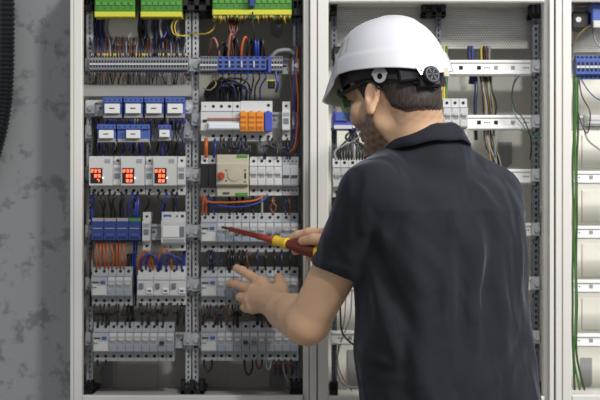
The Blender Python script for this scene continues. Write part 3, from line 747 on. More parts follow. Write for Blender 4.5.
# right column gaps C-D, D-E
for (px, m_) in ((209, 'w_navy'), (212, 'w_black'), (228, 'w_black'), (231, 'w_black'), (234, 'w_black'), (240, 'w_black'), (243, 'w_black'), (247, 'w_brown'), (258, 'w_navy'), (266, 'w_black'), (274, 'w_black'), (282, 'w_navy'), (290, 'w_black')):
    wire([(px, 250, .02), (px + R(-1.5, 1.5), 256, .006), (px + R(-1.5, 1.5), 263, .006), (px + R(-1, 1), 270, .02)], m_, .0024, 'dark wire between the two rows around the open hand', 'dark wires between the hand rows')
for px in (214, 221): wire([(px, 252, .02), (px + 1, 260, .0), (px - 4, 264, .0), (px - 7, 258, .005), (px - 7, 251, .02)], 'w_navy', .002, 'dark blue loop under the screwdriver row', 'dark blue loops')
squig(202, 296, 305, 325, 24, 'black wires above the bottom row, right column', 'black wire looping down to the bottom row, right column', ['w_black', 'w_black', 'w_black', 'w_navy', 'w_brown'])
# below bottom rows
def loop(a, b_, top, dp, m_, label):
    wire([(a, top, .02), (a + .5, top + dp * .6, .006), ((a + b_) / 2, top + dp, .004), (b_ - .5, top + dp * .6, .006), (b_, top, .02)], m_, .0022, label)
loop(97.5, 106, 360, 9, 'w_black', 'black wire loop hanging below the bottom row, left column')
loop(204, 212, 360, 12, 'w_black', 'left black wire loop below the bottom row, right column')
loop(244.5, 252.5, 360, 15, 'w_black', 'round black wire loop below the bottom row, right column')
loop(256, 262, 360, 9, 'w_brown', 'brown wire loop below the bottom row, right column')
loop(266, 271, 360, 10, 'w_grey', 'grey wire loop below the bottom row, right column')
for i, px in enumerate((274, 279, 285, 291)): wire([(px, 360, .02), (px, 364, .012), (px + 1, 369, .03), (px + 1, 374, .1)], 'w_brown', .003, 'short brown wire below the bottom row beside the grey knockout', 'short brown wires below the bottom row')
wire([(283, 362, .02), (284, 372, .01), (288, 380, .01), (288, 386, .02)], 'w_grey', .0013, 'thin grey wire dangling at the lower right of the left cabinet')
# middle cabinet wires
for i in range(14):
    a = 336 + 2.6 * i
    wire([(352 + R(-6, 8), 128, .05), (350 + R(-8, 8), 138, .03), (a, 150, .02), (a, 160, .02)], 'w_black' if i % 7 else 'w_grey', .0026, 'black cable fanning out behind the face of the person', 'black cables behind the face', 'cable', 'cable')
for px in (441.5, 444, 446.5):
    wire([(px, 46, .05), (px + .8, 70, .045), (px, 90, .045), (px + 1, 108, .03)], 'w_yellow' if px < 446 else 'w_green', .0026, 'yellow-green earth wire right of the white helmet', 'yellow-green wires right of the helmet')
for (x_, m_, r_) in ((469, 'w_navy', .004), (472, 'w_blue', .003), (481, 'w_yellow', .0022), (484, 'w_black', .003), (487, 'w_brown', .0025), (490, 'w_grey', .0025)):
    wire([(x_, 46, .10), (x_ + R(-1, 1), 56, .10), (x_ + R(0, 3), 70, .10), (x_ + 1, 84, .10)], m_, r_, f'{m_[2:]} cable passing behind the top mounting channel', 'cables behind the top mounting channel', 'cable', 'cable')
for i in range(9):
    m_ = ['w_black', 'w_ferrule', 'w_grey', 'w_brown', 'w_dark_green', 'w_black', 'w_grey', 'w_ferrule', 'w_black'][i]
    a = 480 + 1.2 * i
    wire([(a, 76, .09), (a + 2 + R(-1, 2), 90, .08), (a + 5 + R(-2, 2), 106, .08), (a + 3 + R(-2, 3), 124, .085), (a + 6 + R(-2, 3), 145, .08), (a + 12 + R(-3, 3), 165, .08), (a + 14, 200, .09)], m_, .002, 'wire of the multi-coloured bundle hanging right of the neck', 'multi-coloured bundle right of the neck')
wire([(476, 76, .09), (476, 90, .08), (475, 104, .08), (476, 140, .09)], 'w_navy', .004, 'thick dark blue cable hanging right of the neck', cat='cable', name='cable')
wire([(516, 76, .05), (513, 86, .04), (512, 100, .04), (514, 113, .03), (522, 124, .03), (530, 134, .03), (546, 139, .02)], 'w_teal', .0014, 'thin teal wire curving across to the right post')
wire([(519, 76, .05), (514, 84, .035), (512, 96, .035), (516, 110, .03), (524, 120, .03), (531, 140, .03), (530, 160, .04)], 'w_black', .0014, 'thin black wire curving down right of the neck')
wire([(541, 74, .03), (544, 84, .02), (547, 96, .01), (547, 112, .01), (546, 140, .02)], 'w_black', .0013, 'thin black wire along the right post of the middle cabinet')
wire([(546, 165, .02), (544, 200, .025), (541, 215, .03), (543, 240, .03)], 'w_black', .0013, 'lower thin black wire along the right post')
wire([(340, 298, .05), (341, 326, .04), (345, 337, .04), (356, 346, .04), (372, 352, .05)], 'w_black', .0022, 'black wire curving down under the raised arm')
wire([(352, 290, .06), (350, 318, .06), (340, 345, .06), (337, 368, .05), (343, 384, .05), (360, 388, .06)], 'w_grey', .0018, 'thin grey wire curving down under the raised arm')
wire([(346, 292, .07), (344, 322, .07), (338, 350, .06), (340, 372, .06), (352, 391, .06)], 'w_ferrule', .0014, 'thin tan wire curving down under the raised arm')
# right cabinet wires
for k, px in enumerate((573.6, 575.8, 577.6)):
    pts = [(px, 76, .02)]
    for j in range(10): pts.append((px + R(-.9, .9) - j * .12, 106 + j * 28, .02))
    pts.append((px + 1 + 3 * k, 390, .03))
    wire(pts, ['w_dark_green', 'w_green', 'w_dark_green'][k], .0026, f'{["leftmost dark green", "brighter green", "rightmost dark green"][k]} wire hanging along the left edge of the right cabinet', 'green wires in the right cabinet')
wire([(572, 46, .05), (578, 36, .03), (588, 27, .02), (600, 24, .03)], 'w_ferrule', .0020, 'tan wire curving from the black fuse base')
wire([(593, 24, .04), (594, 36, .03), (598, 45, .02), (606, 50, .02)], 'w_grey', .0022, 'grey wire curving under the light blue relay')
wire([(579, 79, .03), (582, 96, .02), (590, 112, .01), (588, 132, .01), (583, 128, .01), (578, 112, .02)], 'w_black', .0016, 'black wire looping in the right cabinet')
wire([(581, 79, .03), (588, 90, .01), (596, 98, .01), (606, 102, .02)], 'w_blue', .0014, 'thin blue wire in the right cabinet')
wire([(584, 128, .02), (588, 140, .02), (600, 150, .03)], 'w_grey', .002, 'grey wire below the white connector')
for t in TPL:   # park templates: reuse the very first copy instead of leaving templates in the scene
    for c in [c for c in bpy.data.objects if c.parent == t]: bpy.data.objects.remove(c)
    bpy.data.objects.remove(t)

# corrugated conduit on the wall, top left
b = MB(); pts = []; rr = []
c0 = [Vector((X(6.5, .23), .23, Z(-60, .23))), Vector((X(6.5, .23), .23, Z(60, .23))), Vector((X(2.5, .23), .23, Z(115, .23))), Vector((X(-9, .23), .23, Z(160, .23))), Vector((X(-30, .23), .23, Z(205, .23)))]
s0 = spline(c0, 200); sp = [s0[0]]
for p in s0:
    if (p - sp[-1]).length > .0045: sp.append(p)
for i, p in enumerate(sp):
    pts.append(p); rr.append(.0195 if i % 2 else .0155)
b.tube(pts, rr, 16, 'conduit'); o = b.build('corrugated_conduit'); tag(o, 'thick black corrugated conduit on the plaster wall', 'conduit')
# ------------------------------------------------------------------ signed distance modelling for the figure
BIG = np.float32(1.0)
class Vol:
    def __init__(s, xs, ys, zs):
        s.ax = [np.asarray(a, np.float32) for a in (xs, ys, zs)]
        s.F = np.full([len(a) for a in s.ax], BIG, np.float32)
    def apply(s, fn, lo, hi, op, k=.01):
        sl = []
        for a, l, h in zip(s.ax, lo, hi):
            i0, i1 = np.searchsorted(a, l), np.searchsorted(a, h)
            if i1 - i0 < 1: return
            sl.append(slice(i0, i1))
        sl = tuple(sl)
        x = s.ax[0][sl[0]][:, None, None]; y = s.ax[1][sl[1]][None, :, None]; z = s.ax[2][sl[2]][None, None, :]
        d = fn(x, y, z).astype(np.float32); f = s.F[sl]
        if op == 'add':
            h = np.clip(.5 + .5 * (f - d) / k, 0, 1); s.F[sl] = f + (d - f) * h - k * h * (1 - h)
        elif op == 'sub':
            d = -d; h = np.clip(.5 - .5 * (f - d) / k, 0, 1); s.F[sl] = f + (d - f) * h + k * h * (1 - h)
        elif op == 'max': s.F[sl] = np.maximum(f, d)
        elif op == 'off': s.F[sl] = f + d
    def cone(s, a, b, r0, r1, k=.012, op='add'):
        a = np.array(a, float); b = np.array(b, float); ab = b - a; L2 = float(ab @ ab) + 1e-12
        def fn(x, y, z):
            px, py, pz = x - a[0], y - a[1], z - a[2]
            t = np.clip((px * ab[0] + py * ab[1] + pz * ab[2]) / L2, 0, 1)
            return np.sqrt((px - t * ab[0]) ** 2 + (py - t * ab[1]) ** 2 + (pz - t * ab[2]) ** 2) - (r0 + (r1 - r0) * t)
        m = max(r0, r1) + k * 1.5 + .006
        s.apply(fn, np.minimum(a, b) - m, np.maximum(a, b) + m, op, k)
    def chain(s, pts, rs, k=.004, first_k=None):
        for i in range(len(pts) - 1): s.cone(pts[i], pts[i + 1], rs[i], rs[i + 1], (first_k if (i == 0 and first_k) else k))
    def ell(s, c, rad, R_=None, k=.01, op='add', shell=None):
        c = np.array(c, float); R_ = np.eye(3) if R_ is None else R_; rad = np.array(rad, float)
        def fn(x, y, z):
            p = [x - c[0], y - c[1], z - c[2]]
            q = [R_[i][0] * p[0] + R_[i][1] * p[1] + R_[i][2] * p[2] for i in range(3)]
            k0 = np.sqrt(sum((q[i] / rad[i]) ** 2 for i in range(3))); k1 = np.sqrt(sum((q[i] / rad[i] ** 2) ** 2 for i in range(3))) + 1e-9
            return k0 * (k0 - 1) / k1
        m = rad.max() + k * 1.5 + .006
        s.apply(fn, c - m, c + m, op, k)
    def mesh(s, name, mtl):
        F = s.F; X_, Y_, Z_ = s.ax; S = F < 0
        # band of active cells
        cnt = np.zeros([n - 1 for n in F.shape], np.uint8)
        for i in (0, 1):
            for j in (0, 1):
                for k in (0, 1):
                    cnt += S[i:F.shape[0] - 1 + i, j:F.shape[1] - 1 + j, k:F.shape[2] - 1 + k]
        I, J, K = np.nonzero((cnt > 0) & (cnt < 8))
        idx = np.full(cnt.shape, -1, np.int32); idx[I, J, K] = np.arange(len(I))
        acc = np.zeros((len(I), 3)); num = np.zeros(len(I))
        cr = [(i, j, k) for i in (0, 1) for j in (0, 1) for k in (0, 1)]
        for a in cr:
            for d in range(3):
                if a[d]: continue
                b = list(a); b[d] = 1
                fa = F[I + a[0], J + a[1], K + a[2]]; fb = F[I + b[0], J + b[1], K + b[2]]
                m = (fa < 0) != (fb < 0); t = np.where(m, fa / np.where(m, fa - fb, 1), 0)
                pa = np.stack([X_[I + a[0]], Y_[J + a[1]], Z_[K + a[2]]], 1); pb = np.stack([X_[I + b[0]], Y_[J + b[1]], Z_[K + b[2]]], 1)
                acc += np.where(m[:, None], pa + (pb - pa) * t[:, None], 0); num += m
        V = acc / num[:, None]
        quads = []
        for d in range(3):
            sl0 = [slice(None)] * 3; sl1 = [slice(None)] * 3
            sl0[d] = slice(0, -1); sl1[d] = slice(1, None)
            A = S[tuple(sl0)]; B = S[tuple(sl1)]
            e = A != B; i, j, k = np.nonzero(e); g = [i, j, k]; o1, o2 = (d + 1) % 3, (d + 2) % 3
            ok = (g[o1] > 0) & (g[o2] > 0) & (g[o1] < F.shape[o1] - 1) & (g[o2] < F.shape[o2] - 1)
            g = [q[ok] for q in g]; flip = A[g[0], g[1], g[2]]
            c4 = []
            for (u, v) in ((1, 1), (0, 1), (0, 0), (1, 0)):
                h = list(g); h[o1] = g[o1] - u; h[o2] = g[o2] - v; c4.append(idx[h[0], h[1], h[2]])
            q = np.stack(c4, 1); q[~flip] = q[~flip][:, ::-1]; quads.append(q)
        Q = np.concatenate(quads)
        # a little relaxation evens the net out
        nb = np.zeros_like(V); nn = np.zeros(len(V))
        for a, b in ((0, 1), (1, 2), (2, 3), (3, 0)):
            for p, q in ((a, b), (b, a)):
                np.add.at(nb, Q[:, p], V[Q[:, q]]); np.add.at(nn, Q[:, p], 1)
        V = V * .5 + (nb / nn[:, None]) * .5
        me = bpy.data.meshes.new(name); me.vertices.add(len(V)); me.vertices.foreach_set('co', V.astype(np.float32).ravel())
        me.loops.add(Q.size); me.loops.foreach_set('vertex_index', Q.ravel().astype(np.int32))
        me.polygons.add(len(Q)); me.polygons.foreach_set('loop_start', np.arange(0, Q.size, 4, dtype=np.int32)); me.polygons.foreach_set('loop_total', np.full(len(Q), 4, np.int32))
        me.update(calc_edges=True); me.validate(); me.polygons.foreach_set('use_smooth', np.ones(len(me.polygons), bool))
        me.materials.append(MATS[mtl]); return me, V
def axis(lo, hi, st, pieces=None):
    return np.arange(lo, hi, st)
def linkm(name, me, parent): 
    o = bpy.data.objects.new(name, me); C.objects.link(o); o.parent = parent; return o
def attr(me, name, vals):
    a = me.color_attributes.new(name, 'FLOAT_COLOR', 'POINT')
    v = np.ones((len(me.vertices), 4), np.float32); v[:, :vals.shape[1]] = vals; a.data.foreach_set('color', v.ravel())
def sst(x, a, b): t = np.clip((x - a) / (b - a), 0, 1); return t * t * (3 - 2 * t)

# head frame
AZ, PT = math.radians(48), math.radians(15)
ca, sa, cp, sp = math.cos(AZ), math.sin(AZ), math.cos(PT), math.sin(PT)
HF = np.array([-ca * cp, sa * cp, -sp]); HL = np.array([-sa, -ca, 0.0]); HU = np.array([-ca * sp, sa * sp, cp])
HR = np.stack([HF, HL, HU]); HC = np.array(P(394, 88, -.45))
def H(f, l, u): return HC + HF * f + HL * l + HU * u
# torso frame
TH = math.radians(40); TR = np.array([math.cos(TH), math.sin(TH)]); TF = np.array([-math.sin(TH), math.cos(TH)])
SEC = [(160, 430, .050, .045), (168, 432, .115, .070), (178, 433, .160, .092), (190, 434, .186, .108), (210, 437, .200, .122), (245, 440.5, .198, .124), (292, 443, .191, .122), (350, 446.5, .195, .128), (400, 452, .193, .138), (440, 455, .198, .145), (520, 456, .19, .14)]
SZ = np.array([Z(s_[0], -.42) for s_ in SEC])[::-1]; SX = np.array([X(s_[1], -.42) for s_ in SEC])[::-1]
SA = np.array([s_[2] for s_ in SEC])[::-1]; SB = np.array([s_[3] for s_ in SEC])[::-1]
def torso_fn(off=0.0, zlo=-1, zhi=9):
    def fn(x, y, z):
        zz = z
        cx = np.interp(zz, SZ, SX); a = np.interp(zz, SZ, SA) + off; b = np.interp(zz, SZ, SB) + off
        cy = -.42
        u = (x - cx) * TR[0] + (y - cy) * TR[1]; v = (x - cx) * TF[0] + (y - cy) * TF[1]
        # flatter back with a soft spine hollow
        k0 = (np.abs(u / a) ** 2.35 + np.abs(v / b) ** 2.35) ** (1 / 2.35)
        d = (k0 - 1) * np.minimum(a, b) * .92
        return np.maximum(d, np.maximum(z - zhi, zlo - z))
    return fn
SHL = P(372, 193, -.545); ELL = P(307, 324, -.435); WRL = P(272, 303, -.175)
SHR = Vector((.385, -.305, Z(197, -.3))); ELR = Vector((.295, -.165, 1.44 - .25)); WRR = P(352, 247, -.195)
NB = P(426, 160, -.435)
# ---- body
zs = np.concatenate([np.arange(.04, 1.13, .012), np.arange(1.13, 1.735, .0025)])
V = Vol(np.arange(-.175, .47, .0025), np.arange(-.64, -.005, .0025), zs)
V.apply(torso_fn(-.024, .94, Z(172, -.42)), (.02, -.64, .84), (.47, -.18, 1.55), 'add', .02)
V.cone(P(415, 168, -.45), SHL, .045, .048, .03); V.cone(P(440, 166, -.41), SHR, .045, .046, .03)
# legs
HIP = np.array([X(455, -.42), -.42, .93])
for sgn, sw in ((-1, .02), (1, -.02)):
    hx = HIP[:2] + TR * (.095 * sgn); kn = HIP[:2] + TR * (.115 * sgn) + TF * .02; an = HIP[:2] + TR * (.13 * sgn) - TF * .02
    V.chain([(hx[0], hx[1], .92), (kn[0], kn[1], .50), (an[0], an[1], .08)], [.070, .054, .038], .012)
# left arm
V.chain([SHL, P(343, 256, -.492), ELL], [.050, .046, .0395], .006)
V.chain([ELL, P(298, 319, -.37), P(284, 311, -.265), WRL], [.0400, .0405, .0365, .0285], .006, .012)
V.cone(P(312, 318, -.43), P(295, 311, -.34), .034, .032, .02)
# left hand
def hand(W, mcps, fingers, thumb, r=.0088, palm=None):
    for m, rr in mcps: V.cone(W, m, .020, rr, .012)
    for i in range(len(mcps) - 1): V.cone(mcps[i][0], mcps[i + 1][0], mcps[i][1] * .92, mcps[i + 1][1] * .92, .008)
    mid = sum((Vector(m[0]) for m in mcps), Vector((0, 0, 0))) / 4
    V.cone(Vector(W).lerp(mid, .35), Vector(W).lerp(mid, .85), .019, .015, .012)
    for pts, rs in fingers: V.chain(pts, rs, .004, .006)
    pts, rs = thumb; V.chain(pts, rs, .006, .016)
hand(WRL, [(P(263, 283, -.108), .0125), (P(254.5, 290, -.102), .0125), (P(250, 299, -.106), .012), (P(253, 308, -.12), .0115)],
     [([P(263, 283, -.108), P(250, 275.5, -.070), P(242, 270.5, -.046), P(236.6, 268, -.034)], [.0112, .0098, .0092, .0085]),
      ([P(254.5, 290, -.102), P(243, 286.5, -.062), P(236, 284.2, -.040), P(230.6, 282.8, -.026)], [.0112, .0098, .0092, .0085]),
      ([P(250, 299, -.106), P(240.5, 297.5, -.068), P(242, 299, -.044), P(248, 301, -.044)], [.011, .0098, .009, .008]),
      ([P(253, 308, -.12), P(245, 307.5, -.088), P(246, 309, -.064), P(252, 309, -.064)], [.0105, .009, .0082, .0074])],
     ([P(275, 300, -.155), P(280.5, 290, -.128), P(280, 283, -.106), P(279, 278, -.092)], [.021, .0155, .0122, .0108]))
# right hand and forearm
V.chain([SHR, SHR.lerp(ELR, .5), ELR], [.048, .046, .040], .006)
V.chain([ELR, ELR.lerp(WRR, .35), WRR], [.040, .041, .0265], .006)
hand(WRR, [(P(327, 234, -.155), .0125), (P(329, 240, -.142), .0125), (P(332, 247, -.145), .012), (P(337, 252, -.155), .0115)],
     [([P(327, 234, -.155), P(309, 232.5, -.128), P(298, 235, -.112), P(292, 237.5, -.103)], [.0112, .0100, .0092, .0085]),
      ([P(329, 240, -.142), P(308, 238.5, -.092), P(299, 247, -.088), P(295.5, 251.5, -.108)], [.0112, .0100, .0092, .0085]),
      ([P(332, 247, -.145), P(318, 245, -.100), P(311, 255, -.100), P(309.5, 257.5, -.130)], [.011, .0098, .0092, .0085]),
      ([P(337, 252, -.155), P(328, 249, -.115), P(322, 258, -.112), P(321, 260, -.138)], [.0105, .009, .0082, .0074])],
     ([P(343, 248, -.195), P(328, 240, -.185), P(314, 239, -.171), P(302.5, 241, -.150)], [.019, .0135, .0112, .0098]))
# neck and head
V.chain([H(-.030, 0, -.03), P(409, 122, -.455), NB], [.062, .0600, .064], .02)
V.cone(P(402, 152, -.43), P(424, 168, -.42), .052, .056, .03)
V.ell(H(-.008, 0, .035), (.097, .077, .082), HR, .02)
V.ell(H(.028, 0, -.045), (.062, .058, .072), HR, .02)
V.cone(H(.005, .046, -.068), H(.062, .018, -.106), .020, .018, .02); V.cone(H(.005, -.046, -.068), H(.062, -.018, -.106), .020, .018, .02)
V.cone(H(.066, -.008, -.106), H(.066, .008, -.106), .021, .021, .02)
V.cone(H(.076, .034, -.038), H(.055, .050, -.030), .016, .016, .02); V.cone(H(.076, -.034, -.038), H(.055, -.050, -.030), .016, .016, .02)
V.cone(H(.080, .038, .008), H(.086, .010, .010), .010, .010, .014); V.cone(H(.080, -.038, .008), H(.086, -.010, .010), .010, .010, .014)
V.cone(H(.086, 0, .002), H(.107, 0, -.034), .007, .010, .008); V.cone(H(.094, .011, -.038), H(.094, -.011, -.038), .008, .008, .006)
V.cone(H(.088, .016, -.066), H(.088, -.016, -.066), .0065, .0065, .006); V.cone(H(.086, .015, -.076), H(.086, -.015, -.076), .0068, .0068, .006)
V.cone(H(.104, .03, -.071), H(.104, -.03, -.071), .0125, .0125, .004, 'sub')
V.cone(H(.094, .016, -.0665), H(.094, -.016, -.0665), .0052, .0052, .004); V.cone(H(.092, .014, -.0765), H(.092, -.014, -.0765), .0056, .0056, .004)
for s_ in (1, -1):
    V.ell(H(.083, .032 * s_, -.010), (.012, .014, .010), HR, .006, 'sub'); V.ell(H(.076, .031 * s_, -.010), (.012, .012, .012), HR, .002)
    # ear: a cupped leaf standing off the skull
    er = math.radians(24) * s_; 
    ef = HF * math.cos(er) + HL * math.sin(er); ef = ef * math.cos(.22) + HU * math.sin(.22) * 1; ef /= np.linalg.norm(ef)
    el = HL * math.cos(er) - HF * math.sin(er); el = el - ef * (el @ ef); el /= np.linalg.norm(el); eu = np.cross(ef, el); 
    ER = np.stack([ef, el, eu]); ec = H(-.018, .0815 * s_, -.027)
    V.ell(ec + eu * .006, (.0155, .0085, .0245), ER, .004); V.ell(ec - eu * .018 + ef * .003, (.010, .007, .016), ER, .006)
    V.ell(ec + el * .009 * s_ + ef * .002 + eu * .005, (.0095, .0075, .0160), ER, .003, 'sub')
    V.cone(ec + ef * .010 + el * .002 * s_ - eu * .004, ec + ef * .012 - eu * .008, .004, .004, .003)
mat('skin', (200, 152, 126), .5)
me, VV = V.mesh('body', 'skin')
q = (VV - HC) @ HR.T; f_, l_, u_ = q.T
st0 = 0
near = (np.abs(f_) < .13) & (np.abs(l_) < .10) & (np.abs(u_) < .16)
nz = .5 + .25 * (np.sin(f_ * 310 + np.sin(u_ * 270) * 2) + np.sin(l_ * 290 + u_ * 330))
st = sst(u_, -.042, -.062) * sst(f_, -.006, .014) + sst(f_, .0, .012) * sst(f_, .04, .02) * sst(u_, -.02, -.05) * .8
st = np.clip(st, 0, 1) * near * sst(u_, -.150, -.120) * (.7 + .3 * nz)
nape = (f_ < -.03) * sst(u_, -.098, -.078) * (u_ > -.12) * (np.abs(l_) < .09) * (.22 + .2 * nz); st = np.maximum(st, nape)
eye = near & (np.minimum(np.linalg.norm(q - [.077, .031, -.010], axis=1), np.linalg.norm(q - [.077, -.031, -.010], axis=1)) < .0135) & (f_ > .079)
iris = eye & (np.minimum(np.hypot(l_ - .031, u_ + .012), np.hypot(l_ + .031, u_ + .012)) < .0055)
lips = near & (f_ > .086) & (np.abs(l_) < .024) & (np.abs(u_ + .0715) < .009)
col = np.tile(np.array([[lin(212), lin(172), lin(138)]]), (len(VV), 1))
# palms, knuckles, ears and elbows are a touch redder
def blob(c, r, rgb, w):
    global col
    d = np.linalg.norm(VV - np.array(c), axis=1); k = (np.clip(1 - d / r, 0, 1) ** 1.0 * w)[:, None]; col = col * (1 - k) + np.array([[lin(v) for v in rgb]]) * k
for c_ in (P(236, 268, -.034), P(230, 283, -.026), P(279, 276, -.092), P(243, 297, -.06), P(295, 251, -.108), P(310, 257, -.13), P(303, 241, -.15)): blob(c_, .03, (206, 144, 120), .5)
blob(H(-.02, .085, -.018), .035, (212, 150, 126), .45); blob(ELL + Vector((-.01, -.03, -.03)), .05, (196, 144, 118), .3)
col = col * (1 - st[:, None] * .9) + np.array([[lin(54), lin(44), lin(38)]]) * st[:, None] * .9
col[lips] = (lin(150), lin(104), lin(90)); col[eye] = (.75, .73, .70); col[iris] = (lin(60), lin(44), lin(32))
attr(me, 'tint', col)
def attr_mat(m, bump=.25, sc_=260, vary=.08):
    nt = m.node_tree; b = nt.nodes['Principled BSDF']; a = nt.nodes.new('ShaderNodeAttribute'); a.attribute_name = 'tint'
    tc = nt.nodes.new('ShaderNodeTexCoord'); n = nt.nodes.new('ShaderNodeTexNoise'); n.inputs['Scale'].default_value = 38; n.inputs['Detail'].default_value = 6
    n2 = nt.nodes.new('ShaderNodeTexNoise'); n2.inputs['Scale'].default_value = sc_
    mr = nt.nodes.new('ShaderNodeMapRange'); mr.inputs['To Min'].default_value = 1 - vary; mr.inputs['To Max'].default_value = 1 + vary
    mx = nt.nodes.new('ShaderNodeVectorMath'); mx.operation = 'SCALE'
    nt.links.new(tc.outputs['Object'], n.inputs['Vector']); nt.links.new(tc.outputs['Object'], n2.inputs['Vector'])
    nt.links.new(n.outputs['Fac'], mr.inputs['Value']); nt.links.new(a.outputs['Color'], mx.inputs[0]); nt.links.new(mr.outputs[0], mx.inputs['Scale'])
    nt.links.new(mx.outputs[0], b.inputs['Base Color'])
    bp = nt.nodes.new('ShaderNodeBump'); bp.inputs['Strength'].default_value = bump; bp.inputs['Distance'].default_value = .001
    nt.links.new(n2.outputs['Fac'], bp.inputs['Height']); nt.links.new(bp.outputs['Normal'], b.inputs['Normal'])
attr_mat(MATS['skin']); MATS['skin'].node_tree.nodes['Principled BSDF'].inputs['Subsurface Weight'].default_value = .08
MATS['skin'].node_tree.nodes['Principled BSDF'].inputs['Subsurface Radius'].default_value = (.012, .005, .003)
person = empty('person', (float(HIP[0]), float(HIP[1]), 0), 'person in dark polo shirt seen from behind, working at the cabinet with a screwdriver', 'person')
PO = -Vector(person.location)
def child(name, me_, par=person):
    o = linkm(name, me_, par)
    if par is person: o.location = PO
    return o
child('body', me)
# ---- hair
V = Vol(np.arange(HC[0] - .14, HC[0] + .14, .0022), np.arange(HC[1] - .14, HC[1] + .14, .0022), np.arange(HC[2] - .10, HC[2] + .14, .0022))
V.chain([H(-.030, 0, -.03), P(409, 122, -.455)], [.0655, .0630], .02)
V.ell(H(-.008, 0, .035), (.102, .082, .087), HR, .02)
V.ell(H(.028, 0, -.045), (.064, .0605, .074), HR, .02)
def hl(x, y, z):
    a = [x - HC[0], y - HC[1], z - HC[2]]
    f = HF[0] * a[0] + HF[1] * a[1] + HF[2] * a[2]; l = HL[0] * a[0] + HL[1] * a[1] + HL[2] * a[2]; u = HU[0] * a[0] + HU[1] * a[1] + HU[2] * a[2]
    line = np.interp(f, [-.11, -.085, -.06, -.040, -.034, -.012, -.002, .022, .030, .045, .07, .10], [-.074, -.079, -.077, -.062, -.030, .004, -.034, -.038, .002, .024, .040, .052])
    return (line - u + .0026 * np.sin(f * 900 + l * 700) + .0012 * np.sin(f * 430 - l * 520 + 1))
V.apply(lambda x, y, z: .008 * np.clip(1 + hl(x, y, z) / .016, 0, 1), (-9, -9, -9), (9, 9, 9), 'off')
V.apply(hl, (-9, -9, -9), (9, 9, 9), 'max')
V.apply(lambda x, y, z: (x - HC[0]) * HU[0] + (y - HC[1]) * HU[1] + (z - HC[2]) * HU[2] - .052, (-9, -9, -9), (9, 9, 9), 'max')
mat('hair', (44, 36, 32), .55); me, VV = V.mesh('hair', 'hair')
q = (VV - HC) @ HR.T; f_, l_, u_ = q.T
line = np.interp(f_, [-.11, -.085, -.06, -.040, -.034, -.012, -.002, .022, .030], [-.074, -.079, -.077, -.062, -.030, .004, -.034, -.038, .002])
fade = np.clip((u_ - line - .001) / .014, 0, 1)[:, None]
str_ = (.5 + .5 * np.sin(l_ * 1900 + f_ * 1500 + np.sin(u_ * 160) * 3))[:, None]
k = np.clip(fade * 1.15 + (str_ - .5) * .3, 0, 1)
col = np.array([[lin(176), lin(134), lin(110)]]) * (1 - k) + np.array([[lin(42), lin(33), lin(28)]]) * k
col = col * (.75 + .5 * str_)
attr(me, 'tint', col); attr_mat(MATS['hair'], .9, 500, .25)
nt = MATS['hair'].node_tree; nz1 = [n for n in nt.nodes if n.type == 'TEX_NOISE']; mpn = nt.nodes.new('ShaderNodeMapping'); mpn.inputs['Scale'].default_value = (1, 1, .16)
tcn = [n for n in nt.nodes if n.type == 'TEX_COORD'][0]; nt.links.new(tcn.outputs['Object'], mpn.inputs[0])
for n in nz1: nt.links.new(mpn.outputs[0], n.inputs['Vector'])
nz1[0].inputs['Scale'].default_value = 420
mr = [n for n in nt.nodes if n.type == 'MAP_RANGE'][0]; mr.inputs['From Min'].default_value = .35; mr.inputs['From Max'].default_value = .65; mr.inputs['To Min'].default_value = .45; mr.inputs['To Max'].default_value = 2.0
child('hair', me)
# ---- polo shirt
V = Vol(np.arange(-.01, .50, .0028), np.arange(-.66, -.12, .0028), np.arange(.90, 1.56, .0028))
V.apply(torso_fn(0, .925, 9), (-.02, -.66, .90), (.49, -.13, 1.56), 'add', .02)
V.cone(P(402, 168, -.455), SHL, .052, .060, .03); V.cone(P(446, 165, -.40), SHR, .052, .0585, .03)
V1 = V; V2 = Vol(*V.ax)
V.cone(P(415, 160, -.44), P(440, 160, -.42), .060, .060, .025)
cc = np.array(P(423, 144, -.437)); cu = np.array([-.16, .20, .95]); cu /= np.linalg.norm(cu)
V.cone(cc - cu * .05, cc - cu * .010, .080, .0715, .02)
V.apply(lambda x, y, z: np.where((x - cc[0]) ** 2 + (y - cc[1]) ** 2 < .0085, (x - cc[0]) * cu[0] + (y - cc[1]) * cu[1] + (z - cc[2]) * cu[2] - .004, -1.0), cc - .12, cc + .12, 'max')
HEM = P(338, 272, -.485); V2.cone(SHL, HEM, .0605, .0560, .012)
HEMR = SHR.lerp(ELR, .62); V2.cone(SHR, HEMR, .060, .056, .02)
def cut(ctr, a, off=0.0):
    a = np.array(a, float); a /= np.linalg.norm(a)
    def fn(x, y, z): return (x - ctr[0]) * a[0] + (y - ctr[1]) * a[1] + (z - ctr[2]) * a[2] - off
    return fn
aL = np.array([-.30, .10, -.94]); aL /= np.linalg.norm(aL); aR = np.array(HEMR - SHR); aR /= np.linalg.norm(aR)
